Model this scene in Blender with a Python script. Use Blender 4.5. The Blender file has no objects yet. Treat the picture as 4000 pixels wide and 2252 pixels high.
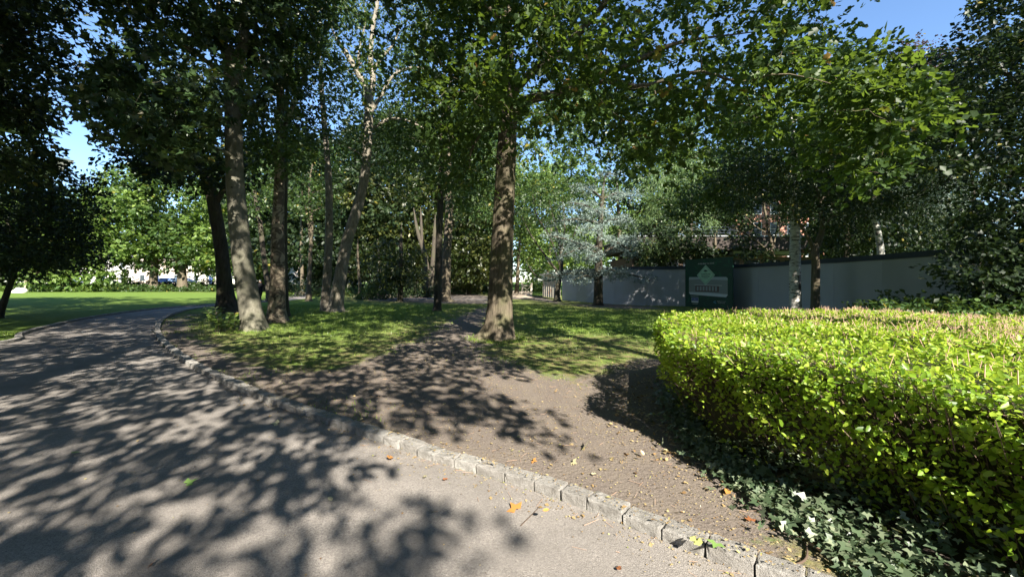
import bpy, math, random
import numpy as np
from mathutils import Vector, Matrix

random.seed(7)
rng = np.random.default_rng(11)
sc = bpy.context.scene
COL = sc.collection

# ------------------------------------------------------------------ camera, sky, sun, exposure
EYE = 1.6
cam_d = bpy.data.cameras.new('camera')
cam = bpy.data.objects.new('camera', cam_d)
COL.objects.link(cam)
cam.location = (0, 0, EYE)
cam.rotation_euler = (math.pi / 2, 0, 0)
cam_d.sensor_width = 36.0
cam_d.lens = 14.4
cam_d.shift_y = -0.0065
cam_d.clip_start = 0.05
cam_d.clip_end = 2000
sc.camera = cam

SUN_EL = math.radians(35)
SUN_AZ = math.radians(158)            # clockwise from +Y: behind the camera, to the right
S = np.array([math.sin(SUN_AZ) * math.cos(SUN_EL), math.cos(SUN_AZ) * math.cos(SUN_EL), math.sin(SUN_EL)])

world = bpy.data.worlds.new('World')
sc.world = world
world.use_nodes = True
wn = world.node_tree
wn.nodes.clear()
sky = wn.nodes.new('ShaderNodeTexSky')
sky.sky_type = 'NISHITA'
sky.sun_disc = False
sky.sun_elevation = SUN_EL
sky.sun_rotation = SUN_AZ
sky.altitude = 50
sky.air_density = 1.0
sky.dust_density = 0.2
sky.ozone_density = 5.0
bg = wn.nodes.new('ShaderNodeBackground')
bg.inputs['Strength'].default_value = 0.085
wo = wn.nodes.new('ShaderNodeOutputWorld')
wn.links.new(sky.outputs[0], bg.inputs['Color'])
wn.links.new(bg.outputs[0], wo.inputs['Surface'])

sun_d = bpy.data.lights.new('sun', 'SUN')
sun_d.energy = 5.0
sun_d.angle = math.radians(0.53)
sun_d.color = (1.0, 0.93, 0.82)
sun = bpy.data.objects.new('sun', sun_d)
COL.objects.link(sun)
sun.rotation_euler = Vector(S).to_track_quat('Z', 'Y').to_euler()

sc.view_settings.view_transform = 'Standard'
sc.view_settings.look = 'None'
sc.view_settings.exposure = 1.8
sc.view_settings.gamma = 1
sc.view_settings.use_curve_mapping = False
sc.cycles.max_bounces = 8
sc.cycles.diffuse_bounces = 4
sc.cycles.glossy_bounces = 2
sc.cycles.transmission_bounces = 6

# ------------------------------------------------------------------ layout helpers
F = 1030.4; CX = 1288.0; HY = 708.4            # the photograph at 2576 px wide

def P(px, py, Y):
    return np.array([(px - CX) / F * Y, Y, EYE - (py - HY) / F * Y])

def G(px, py, z=0.0):
    Y = (EYE - z) * F / (py - HY)
    return np.array([(px - CX) / F * Y, Y, z])

def uv_of(p):
    """where the shadow of point p falls on the ground"""
    p = np.asarray(p, float)
    t = p[..., 2] / S[2]
    return np.stack([p[..., 0] - S[0] * t, p[..., 1] - S[1] * t], -1)

def in_poly(pts, poly):
    pts = np.atleast_2d(pts); poly = np.asarray(poly, float)
    x, y = pts[:, 0], pts[:, 1]
    inside = np.zeros(len(pts), bool)
    j = len(poly) - 1
    for i in range(len(poly)):
        xi, yi = poly[i]; xj, yj = poly[j]
        c = ((yi > y) != (yj > y)) & (x < (xj - xi) * (y - yi) / (yj - yi + 1e-12) + xi)
        inside ^= c
        j = i
    return inside

def seg_dist(pts, line):
    pts = np.atleast_2d(pts); line = np.asarray(line, float)
    d = np.full(len(pts), 1e9)
    for a, b in zip(line[:-1], line[1:]):
        ab = b - a
        t = np.clip(((pts - a) @ ab) / (ab @ ab + 1e-12), 0, 1)
        d = np.minimum(d, np.linalg.norm(pts - (a + t[:, None] * ab), axis=1))
    return d

def poly_sd(pts, poly):
    """signed distance, positive inside"""
    d = seg_dist(pts, list(poly) + [poly[0]])
    return np.where(in_poly(pts, poly), d, -d)

def smooth_line(pts, n):
    pts = np.asarray(pts, float)
    if len(pts) < 3:
        t = np.linspace(0, 1, n)[:, None]
        return pts[0] * (1 - t) + pts[-1] * t
    out = []
    q = np.vstack([2 * pts[0] - pts[1], pts, 2 * pts[-1] - pts[-2]])
    m = len(pts) - 1
    for s in np.linspace(0, m - 1e-6, n):
        i = int(s); t = s - i
        a, b, c, d = q[i], q[i + 1], q[i + 2], q[i + 3]
        out.append(0.5 * (2 * b + (c - a) * t + (2 * a - 5 * b + 4 * c - d) * t * t + (3 * b - a - 3 * c + d) * t ** 3))
    return np.array(out)

def resample(line, step):
    line = np.asarray(line, float)
    L = np.concatenate([[0], np.cumsum(np.linalg.norm(np.diff(line, axis=0), axis=1))])
    n = max(2, int(L[-1] / step) + 1)
    s = np.linspace(0, L[-1], n)
    return np.stack([np.interp(s, L, line[:, k]) for k in range(line.shape[1])], 1)

# ------------------------------------------------------------------ object helpers
def tag(o, label=None, cat=None, group=None, kind=None):
    if label: o['label'] = label
    if cat: o['category'] = cat
    if group: o['group'] = group
    if kind: o['kind'] = kind
    return o

def empty(name, loc, label, cat, group=None, rz=0):
    o = bpy.data.objects.new(name, None)
    COL.objects.link(o)
    o.location = [float(v) for v in loc]
    o.rotation_euler = (0, 0, rz)
    return tag(o, label, cat, group)

def link_mesh(name, me, mats=None, parent=None, smooth=False):
    o = bpy.data.objects.new(name, me)
    COL.objects.link(o)
    if mats is not None:
        for m in (mats if isinstance(mats, (list, tuple)) else [mats]):
            me.materials.append(m)
    if smooth and len(me.polygons):
        me.polygons.foreach_set('use_smooth', [True] * len(me.polygons))
    if parent is not None:
        o.parent = parent
        o.matrix_parent_inverse = Matrix.LocRotScale(parent.location, parent.rotation_euler, parent.scale).inverted()
    return o

def np_mesh(name, V, Fc, attr=None):
    """V (n,3); Fc (m,k) faces all of k corners; attr: dict name -> per-vertex floats"""
    V = np.asarray(V, np.float32); Fc = np.asarray(Fc, np.int32)
    me = bpy.data.meshes.new(name)
    m, k = Fc.shape
    me.vertices.add(len(V)); me.vertices.foreach_set('co', V.ravel())
    me.loops.add(m * k); me.loops.foreach_set('vertex_index', Fc.ravel())
    me.polygons.add(m)
    me.polygons.foreach_set('loop_start', np.arange(0, m * k, k, dtype=np.int32))
    me.polygons.foreach_set('loop_total', np.full(m, k, np.int32))
    if attr:
        for an, av in attr.items():
            a = me.attributes.new(an, 'FLOAT', 'POINT')
            a.data.foreach_set('value', np.asarray(av, np.float32))
    me.update(calc_edges=True)
    return me

class MB:
    """collects simple shapes, builds one mesh"""
    def __init__(s): s.v = []; s.f = []; s.mi = []
    def add(s, v, f, mi=0):
        b = len(s.v); s.v += [tuple(float(c) for c in p) for p in v]
        s.f += [tuple(i + b for i in q) for q in f]; s.mi += [mi] * len(f)
    def box(s, c, d, rz=0, mi=0, M=None):
        hx, hy, hz = d[0] / 2, d[1] / 2, d[2] / 2
        v = [(x, y, z) for z in (-hz, hz) for x, y in ((-hx, -hy), (hx, -hy), (hx, hy), (-hx, hy))]
        cr, sr = math.cos(rz), math.sin(rz)
        v = [(c[0] + x * cr - y * sr, c[1] + x * sr + y * cr, c[2] + z) for x, y, z in v]
        s.add(v, [(3, 2, 1, 0), (4, 5, 6, 7), (0, 1, 5, 4), (1, 2, 6, 5), (2, 3, 7, 6), (3, 0, 4, 7)], mi)
    def tube(s, pts, rad, seg=8, mi=0, cap=True):
        V, Fq = tube_arrays(np.asarray(pts, float), np.asarray(rad, float), seg)
        n = len(pts)
        f = [tuple(q) for q in Fq]
        if cap: f += [tuple(range(seg))[::-1], tuple((n - 1) * seg + k for k in range(seg))]
        s.add(V, f, mi)
    def build(s, name, mats, parent=None, smooth=False):
        me = bpy.data.meshes.new(name)
        me.from_pydata(s.v, [], s.f)
        o = link_mesh(name, me, mats, parent, smooth)
        if any(s.mi): me.polygons.foreach_set('material_index', s.mi)
        me.update()
        return o

def frames(pts):
    T = np.gradient(pts, axis=0)
    T /= np.linalg.norm(T, axis=1)[:, None] + 1e-9
    ref = np.array([0.0, 1.0, 0.0]) if abs(T[0][1]) < 0.9 else np.array([1.0, 0, 0])
    N = np.cross(T, ref); bad = np.linalg.norm(N, axis=1) < 0.1
    N[bad] = np.cross(T[bad], [1, 0, 0])
    N /= np.linalg.norm(N, axis=1)[:, None] + 1e-9
    for i in range(1, len(N)):
        if N[i] @ N[i - 1] < 0: N[i] = -N[i]
    B = np.cross(T, N)
    return T, N, B

def tube_arrays(pts, rad, seg, wob=None):
    T, N, B = frames(pts)
    a = np.linspace(0, 2 * np.pi, seg, endpoint=False)
    r = rad[:, None] * np.ones(seg)[None]
    if wob is not None: r = r * wob
    V = pts[:, None] + r[..., None] * (np.cos(a)[None, :, None] * N[:, None] + np.sin(a)[None, :, None] * B[:, None])
    n = len(pts)
    i = np.arange(n - 1)[:, None] * seg; k = np.arange(seg)[None]; k2 = (k + 1) % seg
    Fq = np.stack([i + k, i + k2, i + seg + k2, i + seg + k], -1).reshape(-1, 4)
    return V.reshape(-1, 3), Fq

# ------------------------------------------------------------------ materials
def nodes_of(name):
    m = bpy.data.materials.new(name); m.use_nodes = True
    nt = m.node_tree; nt.nodes.clear()
    out = nt.nodes.new('ShaderNodeOutputMaterial')
    return m, nt, out

def ramp(nt, fac, stops):
    r = nt.nodes.new('ShaderNodeValToRGB')
    el = r.color_ramp.elements
    while len(el) < len(stops): el.new(0.5)
    for e, (p, c) in zip(el, stops):
        e.position = p; e.color = (*c, 1)
    nt.links.new(fac, r.inputs['Fac'])
    return r.outputs['Color']

def noise(nt, scale, detail=4, vec=None, rough=0.6, dist=0.0):
    n = nt.nodes.new('ShaderNodeTexNoise')
    n.inputs['Scale'].default_value = scale; n.inputs['Detail'].default_value = detail
    n.inputs['Roughness'].default_value = rough; n.inputs['Distortion'].default_value = dist
    if vec is not None: nt.links.new(vec, n.inputs['Vector'])
    return n.outputs['Fac']

def objco(nt, scale=(1, 1, 1)):
    g = nt.nodes.new('ShaderNodeNewGeometry')
    mp = nt.nodes.new('ShaderNodeMapping'); mp.inputs['Scale'].default_value = scale
    nt.links.new(g.outputs['Position'], mp.inputs['Vector'])
    return mp.outputs['Vector']

def mixc(nt, fac, a, b, mode='MIX'):
    m = nt.nodes.new('ShaderNodeMix'); m.data_type = 'RGBA'; m.blend_type = mode
    for sock, v in ((m.inputs[0], fac), (m.inputs[6], a), (m.inputs[7], b)):
        if isinstance(v, (int, float)): sock.default_value = v
        elif isinstance(v, tuple): sock.default_value = (*v, 1)
        else: nt.links.new(v, sock)
    return m.outputs[2]

def math_n(nt, op, a, b=0.0, clamp=False):
    m = nt.nodes.new('ShaderNodeMath'); m.operation = op; m.use_clamp = clamp
    for sock, v in ((m.inputs[0], a), (m.inputs[1], b)):
        if isinstance(v, (int, float)): sock.default_value = v
        else: nt.links.new(v, sock)
    return m.outputs[0]

def bump(nt, h, strength=0.5, dist=0.02):
    b = nt.nodes.new('ShaderNodeBump')
    b.inputs['Strength'].default_value = strength; b.inputs['Distance'].default_value = dist
    nt.links.new(h, b.inputs['Height'])
    return b.outputs['Normal']

def principled(nt, out, col, rough=0.8, normal=None, spec=0.3, metal=0.0):
    p = nt.nodes.new('ShaderNodeBsdfPrincipled')
    if isinstance(col, tuple): p.inputs['Base Color'].default_value = (*col, 1)
    else: nt.links.new(col, p.inputs['Base Color'])
    p.inputs['Roughness'].default_value = rough
    p.inputs['Specular IOR Level'].default_value = spec
    p.inputs['Metallic'].default_value = metal
    if normal is not None: nt.links.new(normal, p.inputs['Normal'])
    if out is not None: nt.links.new(p.outputs[0], out.inputs['Surface'])
    return p

def plain(name, col, rough=0.7, var=0.15, scale=3.0, spec=0.3, metal=0.0, bmp=0.0):
    m, nt, out = nodes_of(name)
    v = objco(nt)
    f = noise(nt, scale, 5, v)
    c = mixc(nt, f, tuple(x * (1 - var) for x in col), tuple(min(1, x * (1 + var)) for x in col))
    principled(nt, out, c, rough, bump(nt, noise(nt, scale * 15, 4, v), bmp, 0.01) if bmp else None, spec, metal)
    return m

def leaf_mat(name, stops, trans=(0.28, 0.42, 0.05), tmix=0.38, rough=0.42, spec=0.45):
    m, nt, out = nodes_of(name)
    at = nt.nodes.new('ShaderNodeAttribute'); at.attribute_name = 'tone'
    c = ramp(nt, at.outputs['Fac'], stops)
    p = principled(nt, None, c, rough, None, spec)
    t = nt.nodes.new('ShaderNodeBsdfTranslucent')
    tc = mixc(nt, 0.55, c, trans)
    nt.links.new(tc, t.inputs['Color'])
    mx = nt.nodes.new('ShaderNodeMixShader'); mx.inputs[0].default_value = tmix
    nt.links.new(p.outputs[0], mx.inputs[1]); nt.links.new(t.outputs[0], mx.inputs[2])
    nt.links.new(mx.outputs[0], out.inputs['Surface'])
    return m

def greens(d, m_, l, y=(0.20, 0.17, 0.03)):
    return [(0.0, d), (0.45, m_), (0.93, l), (0.975, y)]

LM = {}
LM['oak'] = leaf_mat('oak_leaf', greens((0.017, 0.036, 0.010), (0.032, 0.062, 0.015), (0.062, 0.105, 0.024), (0.20, 0.12, 0.03)), tmix=.36, trans=(.28, .42, .04), rough=.5, spec=.35)
LM['maple'] = leaf_mat('maple_leaf', greens((0.015, 0.034, 0.011), (0.028, 0.056, 0.018), (0.052, 0.092, 0.03)), tmix=.22, trans=(.18, .28, .05), spec=.6)
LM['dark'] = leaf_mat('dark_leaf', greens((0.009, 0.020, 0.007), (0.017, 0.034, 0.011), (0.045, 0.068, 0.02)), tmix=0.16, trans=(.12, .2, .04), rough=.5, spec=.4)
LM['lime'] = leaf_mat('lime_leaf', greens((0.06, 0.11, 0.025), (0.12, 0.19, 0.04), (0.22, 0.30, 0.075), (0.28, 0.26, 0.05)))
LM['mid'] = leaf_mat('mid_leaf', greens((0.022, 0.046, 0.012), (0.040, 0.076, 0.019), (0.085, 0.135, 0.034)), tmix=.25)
LM['yew'] = leaf_mat('yew_leaf', greens((0.018, 0.027, 0.007), (0.034, 0.046, 0.010), (0.085, 0.092, 0.02)), tmix=0.2)
LM['blue'] = leaf_mat('blue_needle', greens((0.10, 0.145, 0.125), (0.20, 0.265, 0.235), (0.37, 0.44, 0.395), (0.30, 0.36, 0.3)), trans=(0.2, 0.3, 0.22), tmix=0.12, rough=0.6)
LM['copper'] = leaf_mat('copper_leaf', greens((0.04, 0.025, 0.02), (0.07, 0.045, 0.035), (0.11, 0.075, 0.05)), trans=(0.14, 0.07, 0.04))
LM['larch'] = leaf_mat('larch_needle', greens((0.07, 0.12, 0.05), (0.12, 0.19, 0.07), (0.2, 0.27, 0.1)), tmix=0.3)
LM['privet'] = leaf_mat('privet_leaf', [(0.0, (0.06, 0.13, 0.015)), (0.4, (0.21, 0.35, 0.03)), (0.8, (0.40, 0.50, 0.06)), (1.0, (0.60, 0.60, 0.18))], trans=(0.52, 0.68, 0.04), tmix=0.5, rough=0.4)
LM['ivy'] = leaf_mat('ivy_leaf', greens((0.03, 0.055, 0.028), (0.075, 0.11, 0.058), (0.19, 0.22, 0.14), (0.2, 0.2, 0.08)), tmix=0.1, rough=0.4, spec=0.4)
LM['laurel'] = leaf_mat('laurel_leaf', greens((0.025, 0.05, 0.015), (0.04, 0.08, 0.022), (0.08, 0.13, 0.03)), tmix=0.2, rough=0.35)
LM['litter'] = leaf_mat('litter_leaf', [(0.0, (0.10, 0.055, 0.025)), (0.3, (0.25, 0.16, 0.07)), (0.6, (0.36, 0.28, 0.14)), (0.85, (0.45, 0.36, 0.18)), (1.0, (0.25, 0.3, 0.06))], trans=(0.4, 0.25, 0.08), tmix=0.15)
LM['grass'] = leaf_mat('grass_blade', greens((0.06, 0.11, 0.018), (0.14, 0.22, 0.036), (0.26, 0.33, 0.065), (0.28, 0.25, 0.10)), trans=(0.25, 0.4, 0.05), tmix=0.3)

def bark_mat(name, c1, c2, c3=None, sx=14.0, sz=2.2, moss=0.0, patch=0.0, strength=1.0):
    m, nt, out = nodes_of(name)
    v = objco(nt, (1, 1, sz / sx))
    f = noise(nt, sx, 6, v, 0.65, 0.4)
    c = ramp(nt, f, [(0.32, c1), (0.68, c2)])
    v2 = objco(nt)
    if c3 is not None:
        pf = noise(nt, 3.2, 3, v2, 0.5, 1.5)
        pr = ramp(nt, pf, [(0.5 - 0.1 * patch, (0, 0, 0)), (0.56 - 0.1 * patch, (1, 1, 1))])
        c = mixc(nt, pr, c, c3)
    # old branch scars, a few along each stem
    vo = nt.nodes.new('ShaderNodeTexVoronoi'); vo.inputs['Scale'].default_value = 1.9
    nt.links.new(v2, vo.inputs['Vector'])
    c = mixc(nt, ramp(nt, vo.outputs['Distance'], [(0.05, (.85, .85, .85)), (0.11, (0, 0, 0))]), c, tuple(x * .35 for x in c1))
    if moss > 0:
        mf = noise(nt, 1.6, 4, v2)
        mr = ramp(nt, mf, [(0.45, (0, 0, 0)), (0.75, (moss, moss, moss))])
        c = mixc(nt, mr, c, (0.10, 0.12, 0.04))
    principled(nt, out, c, 0.85, bump(nt, f, strength, 0.03), 0.2)
    return m

BM = {}
BM['oak'] = bark_mat('oak_bark', (0.055, 0.045, 0.032), (0.17, 0.14, 0.10), moss=0.45, sx=22, sz=3.0, strength=0.9)
BM['pale'] = bark_mat('pale_bark', (0.085, 0.08, 0.06), (0.205, 0.192, 0.15), (0.135, 0.128, 0.098), sx=9, sz=6, moss=0.25, strength=0.35)
BM['plane'] = bark_mat('plane_bark', (0.06, 0.048, 0.036), (0.13, 0.105, 0.078), (0.27, 0.225, 0.16), sx=9, sz=5, patch=0.2, strength=0.5)
BM['dark'] = bark_mat('dark_bark', (0.035, 0.03, 0.024), (0.09, 0.075, 0.058), moss=0.3)
BM['tan'] = bark_mat('tan_bark', (0.07, 0.056, 0.04), (0.17, 0.14, 0.10), moss=0.3, sx=16)
BM['cream'] = bark_mat('cream_bark', (0.27, 0.22, 0.155), (0.44, 0.375, 0.27), moss=0.1, sx=10, sz=5, strength=0.3)

BM['fork'] = bark_mat('fork_bark', (0.115, 0.10, 0.08), (0.30, 0.27, 0.215), moss=0.15, sx=12, sz=4)
def birch_mat():
    m, nt, out = nodes_of('birch_bark')
    v = objco(nt, (1.2, 1.2, 9))
    f = noise(nt, 3.5, 4, v, 0.6, 0.6)
    c = ramp(nt, f, [(0.0, (0.03, 0.028, 0.025)), (0.40, (0.04, 0.036, 0.032)), (0.47, (0.52, 0.50, 0.46)), (1.0, (0.80, 0.77, 0.72))])
    v2 = objco(nt, (1, 1, 0.6))
    f2 = noise(nt, 2.2, 5, v2, 0.6, 1)
    c = mixc(nt, ramp(nt, f2, [(0.60, (0, 0, 0)), (0.66, (1, 1, 1))]), c, (0.05, 0.045, 0.04))
    principled(nt, out, c, 0.7, bump(nt, f, 0.3, 0.01), 0.25)
    return m
BM['birch'] = birch_mat()

# ------------------------------------------------------------------ leaves
def tmpl(kind):
    if kind == 'simple':      # folded rhombus
        v = [(0, 0, 0), (0.30, 0.55, 0.10), (0, 1, 0), (-0.30, 0.55, 0.10)]
        f = [(0, 1, 2), (0, 2, 3)]
    elif kind == 'oval':
        v = [(0, 0, 0), (0.24, 0.28, .05), (0.22, 0.68, .05), (0, 1, -.03), (-0.22, 0.68, .05), (-0.24, 0.28, .05)]
        f = [(0, 1, 2, 3), (0, 3, 4, 5)]
    elif kind == 'lobed':     # oak-like, two folded halves of four quads
        v = [(0, 0, 0), (.25, .26, .06), (.12, .42, .03), (.33, .62, .08), (.17, .95, .03), (-.17, .95, .03), (-.33, .62, .08), (-.12, .42, .03), (-.25, .26, .06), (0, .62, -.02)]
        f = [(9, i, i + 1) for i in range(0, 8)] + [(9, 8, 0)]
    elif kind == 'star':      # maple or ivy, five points
        v = [(0, 0, 0)]
        a = [-135, -72, -32, 0, 32, 72, 135]
        r = [.38, .72, .38, .92, .38, .72, .38]
        v += [(math.sin(math.radians(x)) * q, math.cos(math.radians(x)) * q + 0.15, 0.10 * abs(math.sin(math.radians(x))) * q) for x, q in zip(a, r)]
        v[0] = (0, 0.15, 0)
        f = [(0, i, i + 1) for i in range(1, 7)]
    elif kind == 'needle':
        v = [(0, 0, 0), (0.09, 0.5, 0.02), (0, 1, 0), (-0.09, 0.5, 0.02)]
        f = [(0, 1, 2), (0, 2, 3)]
    elif kind == 'blade':
        v = [(-0.05, 0, 0), (0.05, 0, 0), (0.0, 1, 0.28)]
        f = [(0, 1, 2)]
    # triangulate so that every face has 3 corners
    T = []
    for q in f:
        for i in range(1, len(q) - 1):
            if len({q[0], q[i], q[i + 1]}) == 3: T.append((q[0], q[i], q[i + 1]))
    return np.array(v, np.float32), np.array(T, np.int32)

def unit(v):
    return v / (np.linalg.norm(v, axis=-1, keepdims=True) + 1e-9)

def leaf_mesh(name, pos, axis, nrm, size, kind, tone, wscale=1.0):
    tv, tf = tmpl(kind)
    axis = unit(axis); nrm = unit(nrm - (nrm * axis).sum(1, keepdims=True) * axis)
    side = np.cross(axis, nrm)
    n = len(pos); k = len(tv)
    V = (pos[:, None] + size[:, None, None] * (tv[None, :, 0:1] * side[:, None] * wscale + tv[None, :, 1:2] * axis[:, None] + tv[None, :, 2:3] * nrm[:, None])).reshape(-1, 3)
    Fc = (tf[None] + (np.arange(n) * k)[:, None, None]).reshape(-1, 3)
    return np_mesh(name, V, Fc, {'tone': np.repeat(tone, k)})

def spray_leaves(centers, radii, per, leaf, flat=0.7, up=1.0, jit=0.55, droop=0.25, leafvar=0.3, nspray=9):
    """centres (n,3) of clumps, radii (n,), per = leaves per clump -> positions, axes, normals, sizes, tones"""
    n = len(centers)
    ns = n * nspray
    c = np.repeat(centers, nspray, 0); r = np.repeat(radii, nspray)
    d = rng.normal(size=(ns, 3)); d = unit(d)
    off = d * (r * rng.uniform(0.1, 1.0, ns) ** 0.5)[:, None]; off[:, 2] *= flat
    sp = c + off
    sd = unit(d + rng.normal(scale=.5, size=(ns, 3)) + np.array([0, 0, -droop])); sd[:, 2] *= 0.6; sd = unit(sd)
    sn = unit(rng.normal(scale=0.45, size=(ns, 3)) + np.array([0, 0, up]))
    ctone = np.repeat(rng.normal(0, 0.10, n), nspray) + rng.normal(0, 0.06, ns)
    k = max(1, per // nspray)
    sp, sd, sn = (np.repeat(a, k, 0) for a in (sp, sd, sn)); rr = np.repeat(r, k); ct = np.repeat(ctone, k)
    m = len(sp)
    t = rng.uniform(-0.1, 0.75, m)
    lat = unit(np.cross(sd, sn)) * (rng.choice([-1, 1], m) * rng.uniform(0.02, 0.26, m) * rr)[:, None]
    pos = sp + sd * (t * rr * 0.8)[:, None] + lat + rng.normal(scale=0.05, size=(m, 3)) * rr[:, None]
    pos[:, 2] -= (t ** 2) * rr * droop * .6
    ax = unit(sd * 0.6 + unit(lat) * 0.7 + rng.normal(scale=0.35, size=(m, 3)) + np.array([0, 0, -droop]))
    nr = unit(sn + rng.normal(scale=jit, size=(m, 3)))
    sz = leaf * rng.uniform(1 - leafvar, 1 + leafvar, m)
    tone = np.clip(rng.beta(2.2, 2.6, m) * 0.9 + ct + (rng.random(m) < 0.012) * 0.6, 0, 1)
    return pos, ax, nr, sz, tone

# ------------------------------------------------------------------ what the sun reaches (ground points of the open spots)
LIT = []          # discs (u, v, r) on the ground that the sun must reach
def lit_px(px, py, r): g = G(px, py); LIT.append((g[0], g[1], r))
def lit_3d(px, py, Y, r): q = uv_of(P(px, py, Y)); LIT.append((q[0], q[1], r))
LIT_POLY = [np.array([G(x, y)[:2] for x, y in poly]) for poly in [
    [(1230, 1470), (1215, 1290), (1020, 1195), (960, 1120), (1120, 1180), (1225, 1195), (1120, 1105), (1400, 1120), (1330, 1040), (1290, 990), (1240, 945),
     (1430, 925), (1450, 1010), (1900, 1010), (2500, 1100), (2576, 1470)],
]]
LIT_POLY.append(np.array([(1.8, -3), (1.8, 2.6), (1.2, 4.1), (.75, 5.2), (.7, 6.0), (1.3, 8.0), (2.6, 8.9), (4.5, 9.3), (6.7, 8.2), (14, 6.5), (14, -3)]))     # the hedge top
lit_3d(1200, 200, 8.6, 1.2); lit_3d(1260, 265, 8.6, 0.55); lit_3d(2150, 230, 7, 1.5); lit_3d(2060, 150, 7, 1.0); lit_3d(2200, 400, 7.2, .8); lit_3d(2020, 60, 7, .6); lit_3d(2250, 330, 7, .6)
lit_3d(640, 800, 13.5, .35); lit_3d(600, 610, 13.5, .22)
lit_3d(900, 100, 22, 1.1); lit_3d(940, 120, 22, .9); lit_3d(400, 310, 12, .5); lit_3d(520, 360, 12, .5); lit_3d(1275, 775, 11.4, .22); lit_3d(1215, 825, 11.3, .25)
HOLES = [(190, 365, 75), (250, 400, 40), (2370, 50, 80), (2300, 25, 50), (205, 60, 40), (250, 115, 30), (150, 140, 25), (1340, 405, 20), (1935, 540, 34), (640, 70, 14), (880, 245, 10)]

def proj(c):
    Y = np.maximum(c[:, 1], 0.01)
    return np.stack([CX + c[:, 0] / Y * F, HY - (c[:, 2] - EYE) / Y * F], 1)

FAR = []
for a in [(1490, 600, 27, 1.9), (1470, 520, 27, 1.5), (1420, 610, 27, 1.5), (1560, 560, 28, 1.2)]:
    q_ = uv_of(P(*a[:3])); FAR.append((q_[0], q_[1], a[3]))
for px_, py_, r_ in [(1295, 744, 1.2), (1300, 735, 2.5), (1300, 722, 5)]:
    q_ = G(px_, py_); FAR.append((q_[0], q_[1], r_))
def keep(c, r, lit=True, holes=True, lawn=True):
    ok = np.ones(len(c), bool)
    q = uv_of(c)
    for u, v, R in FAR: ok &= ~((np.hypot(q[:, 0] - u, q[:, 1] - v) < R + r * 0.6) & (c[:, 1] < v - 3))
    if lit:
        for u, v, R in LIT:
            ok &= ~(np.hypot(q[:, 0] - u, q[:, 1] - v) < R + r * 0.75)
            # things beyond the lit spot do not matter
        for poly in LIT_POLY:
            ok &= ~((poly_sd(q, poly) > -r * 0.5))
    if lawn:
        ok &= ~((q[:, 0] < -9) & (q[:, 1] > 41))
    if holes:
        pp = proj(c)
        for x, y, R in HOLES:
            ok &= ~((np.hypot(pp[:, 0] - x, pp[:, 1] - y) < R + r / np.maximum(c[:, 1], 1) * F * 0.35) & (c[:, 1] > 1))
    return ok

def fill(poly, n, Y0, Y1):
    poly = np.asarray(poly, float)
    lo, hi = poly.min(0), poly.max(0)
    out = []
    while len(out) < n:
        p = rng.uniform(lo, hi, (n * 3, 2))
        p = p[in_poly(p, poly)]
        for x, y in p:
            out.append(P(x, y, rng.uniform(Y0, Y1)))
            if len(out) >= n: break
    return np.array(out)

def uvgrid(poly, cell):
    poly = np.asarray(poly, float); lo, hi = poly.min(0), poly.max(0)
    gx, gy = np.meshgrid(np.arange(lo[0], hi[0], cell), np.arange(lo[1], hi[1], cell))
    q = np.stack([gx.ravel(), gy.ravel()], 1); q = q + rng.uniform(-.5, .5, q.shape) * cell
    return q[in_poly(q, poly)]

def uvfill(poly, cell, z0, z1):
    q = uvgrid(poly, cell); t = rng.uniform(z0, z1, len(q)) / S[2]
    return np.stack([q[:, 0] + S[0] * t, q[:, 1] + S[1] * t, t * S[2]], 1)

def ellip(c, r, n, inner=0.3):
    d = unit(rng.normal(size=(n, 3)))
    return np.array(c) + d * (rng.uniform(inner, 1, n) ** 0.5)[:, None] * np.array(r)

def branch_net(name, limbs, centers, radii, mat, parent, r0=0.035, sag=0.12, seg=4, frac=1.0):
    """thin boughs from the nearest limb to every clump, forking on the way"""
    nodes = np.vstack([l[0] for l in limbs]); nr = np.concatenate([l[1] for l in limbs])
    VV, FF, b = [], [], 0
    base = nodes[:, 2].min()
    order = np.argsort([np.min(np.linalg.norm(nodes - c, axis=1)) for c in centers]) if len(centers) else []
    for i in order:
        if rng.random() > frac: continue
        c = centers[i]
        pen = np.linalg.norm(nodes - c, axis=1) + np.maximum(0, nodes[:, 2] - c[2] + 0.2) * 0.9 + (nodes[:, 2] < base + 2.0) * 6
        j = int(np.argmin(pen)); a = nodes[j]
        L = np.linalg.norm(c - a)
        if L < 0.15: continue
        mid = (a + c) / 2 + rng.normal(scale=0.09 * L, size=3) + np.array([0, 0, sag * L])
        t = np.linspace(0, 1, 7)[:, None]
        pts = (1 - t) ** 2 * a + 2 * t * (1 - t) * mid + t * t * c
        pts[1:-1] += rng.normal(scale=0.02 * L, size=(5, 3))
        ra = min(nr[j] * 0.6, r0 * (0.5 + 0.35 * L))
        rad = np.linspace(ra, max(0.006, ra * 0.25), 7)
        V, Fq = tube_arrays(pts, rad, seg)
        VV.append(V); FF.append(Fq + b); b += len(V)
        nodes = np.vstack([nodes, pts[2:]]); nr = np.concatenate([nr, rad[2:]])
    if not VV: return None
    me = np_mesh(name, np.vstack(VV), np.vstack(FF))
    return tag(link_mesh(name, me, mat, parent, True), kind='stuff')

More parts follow.
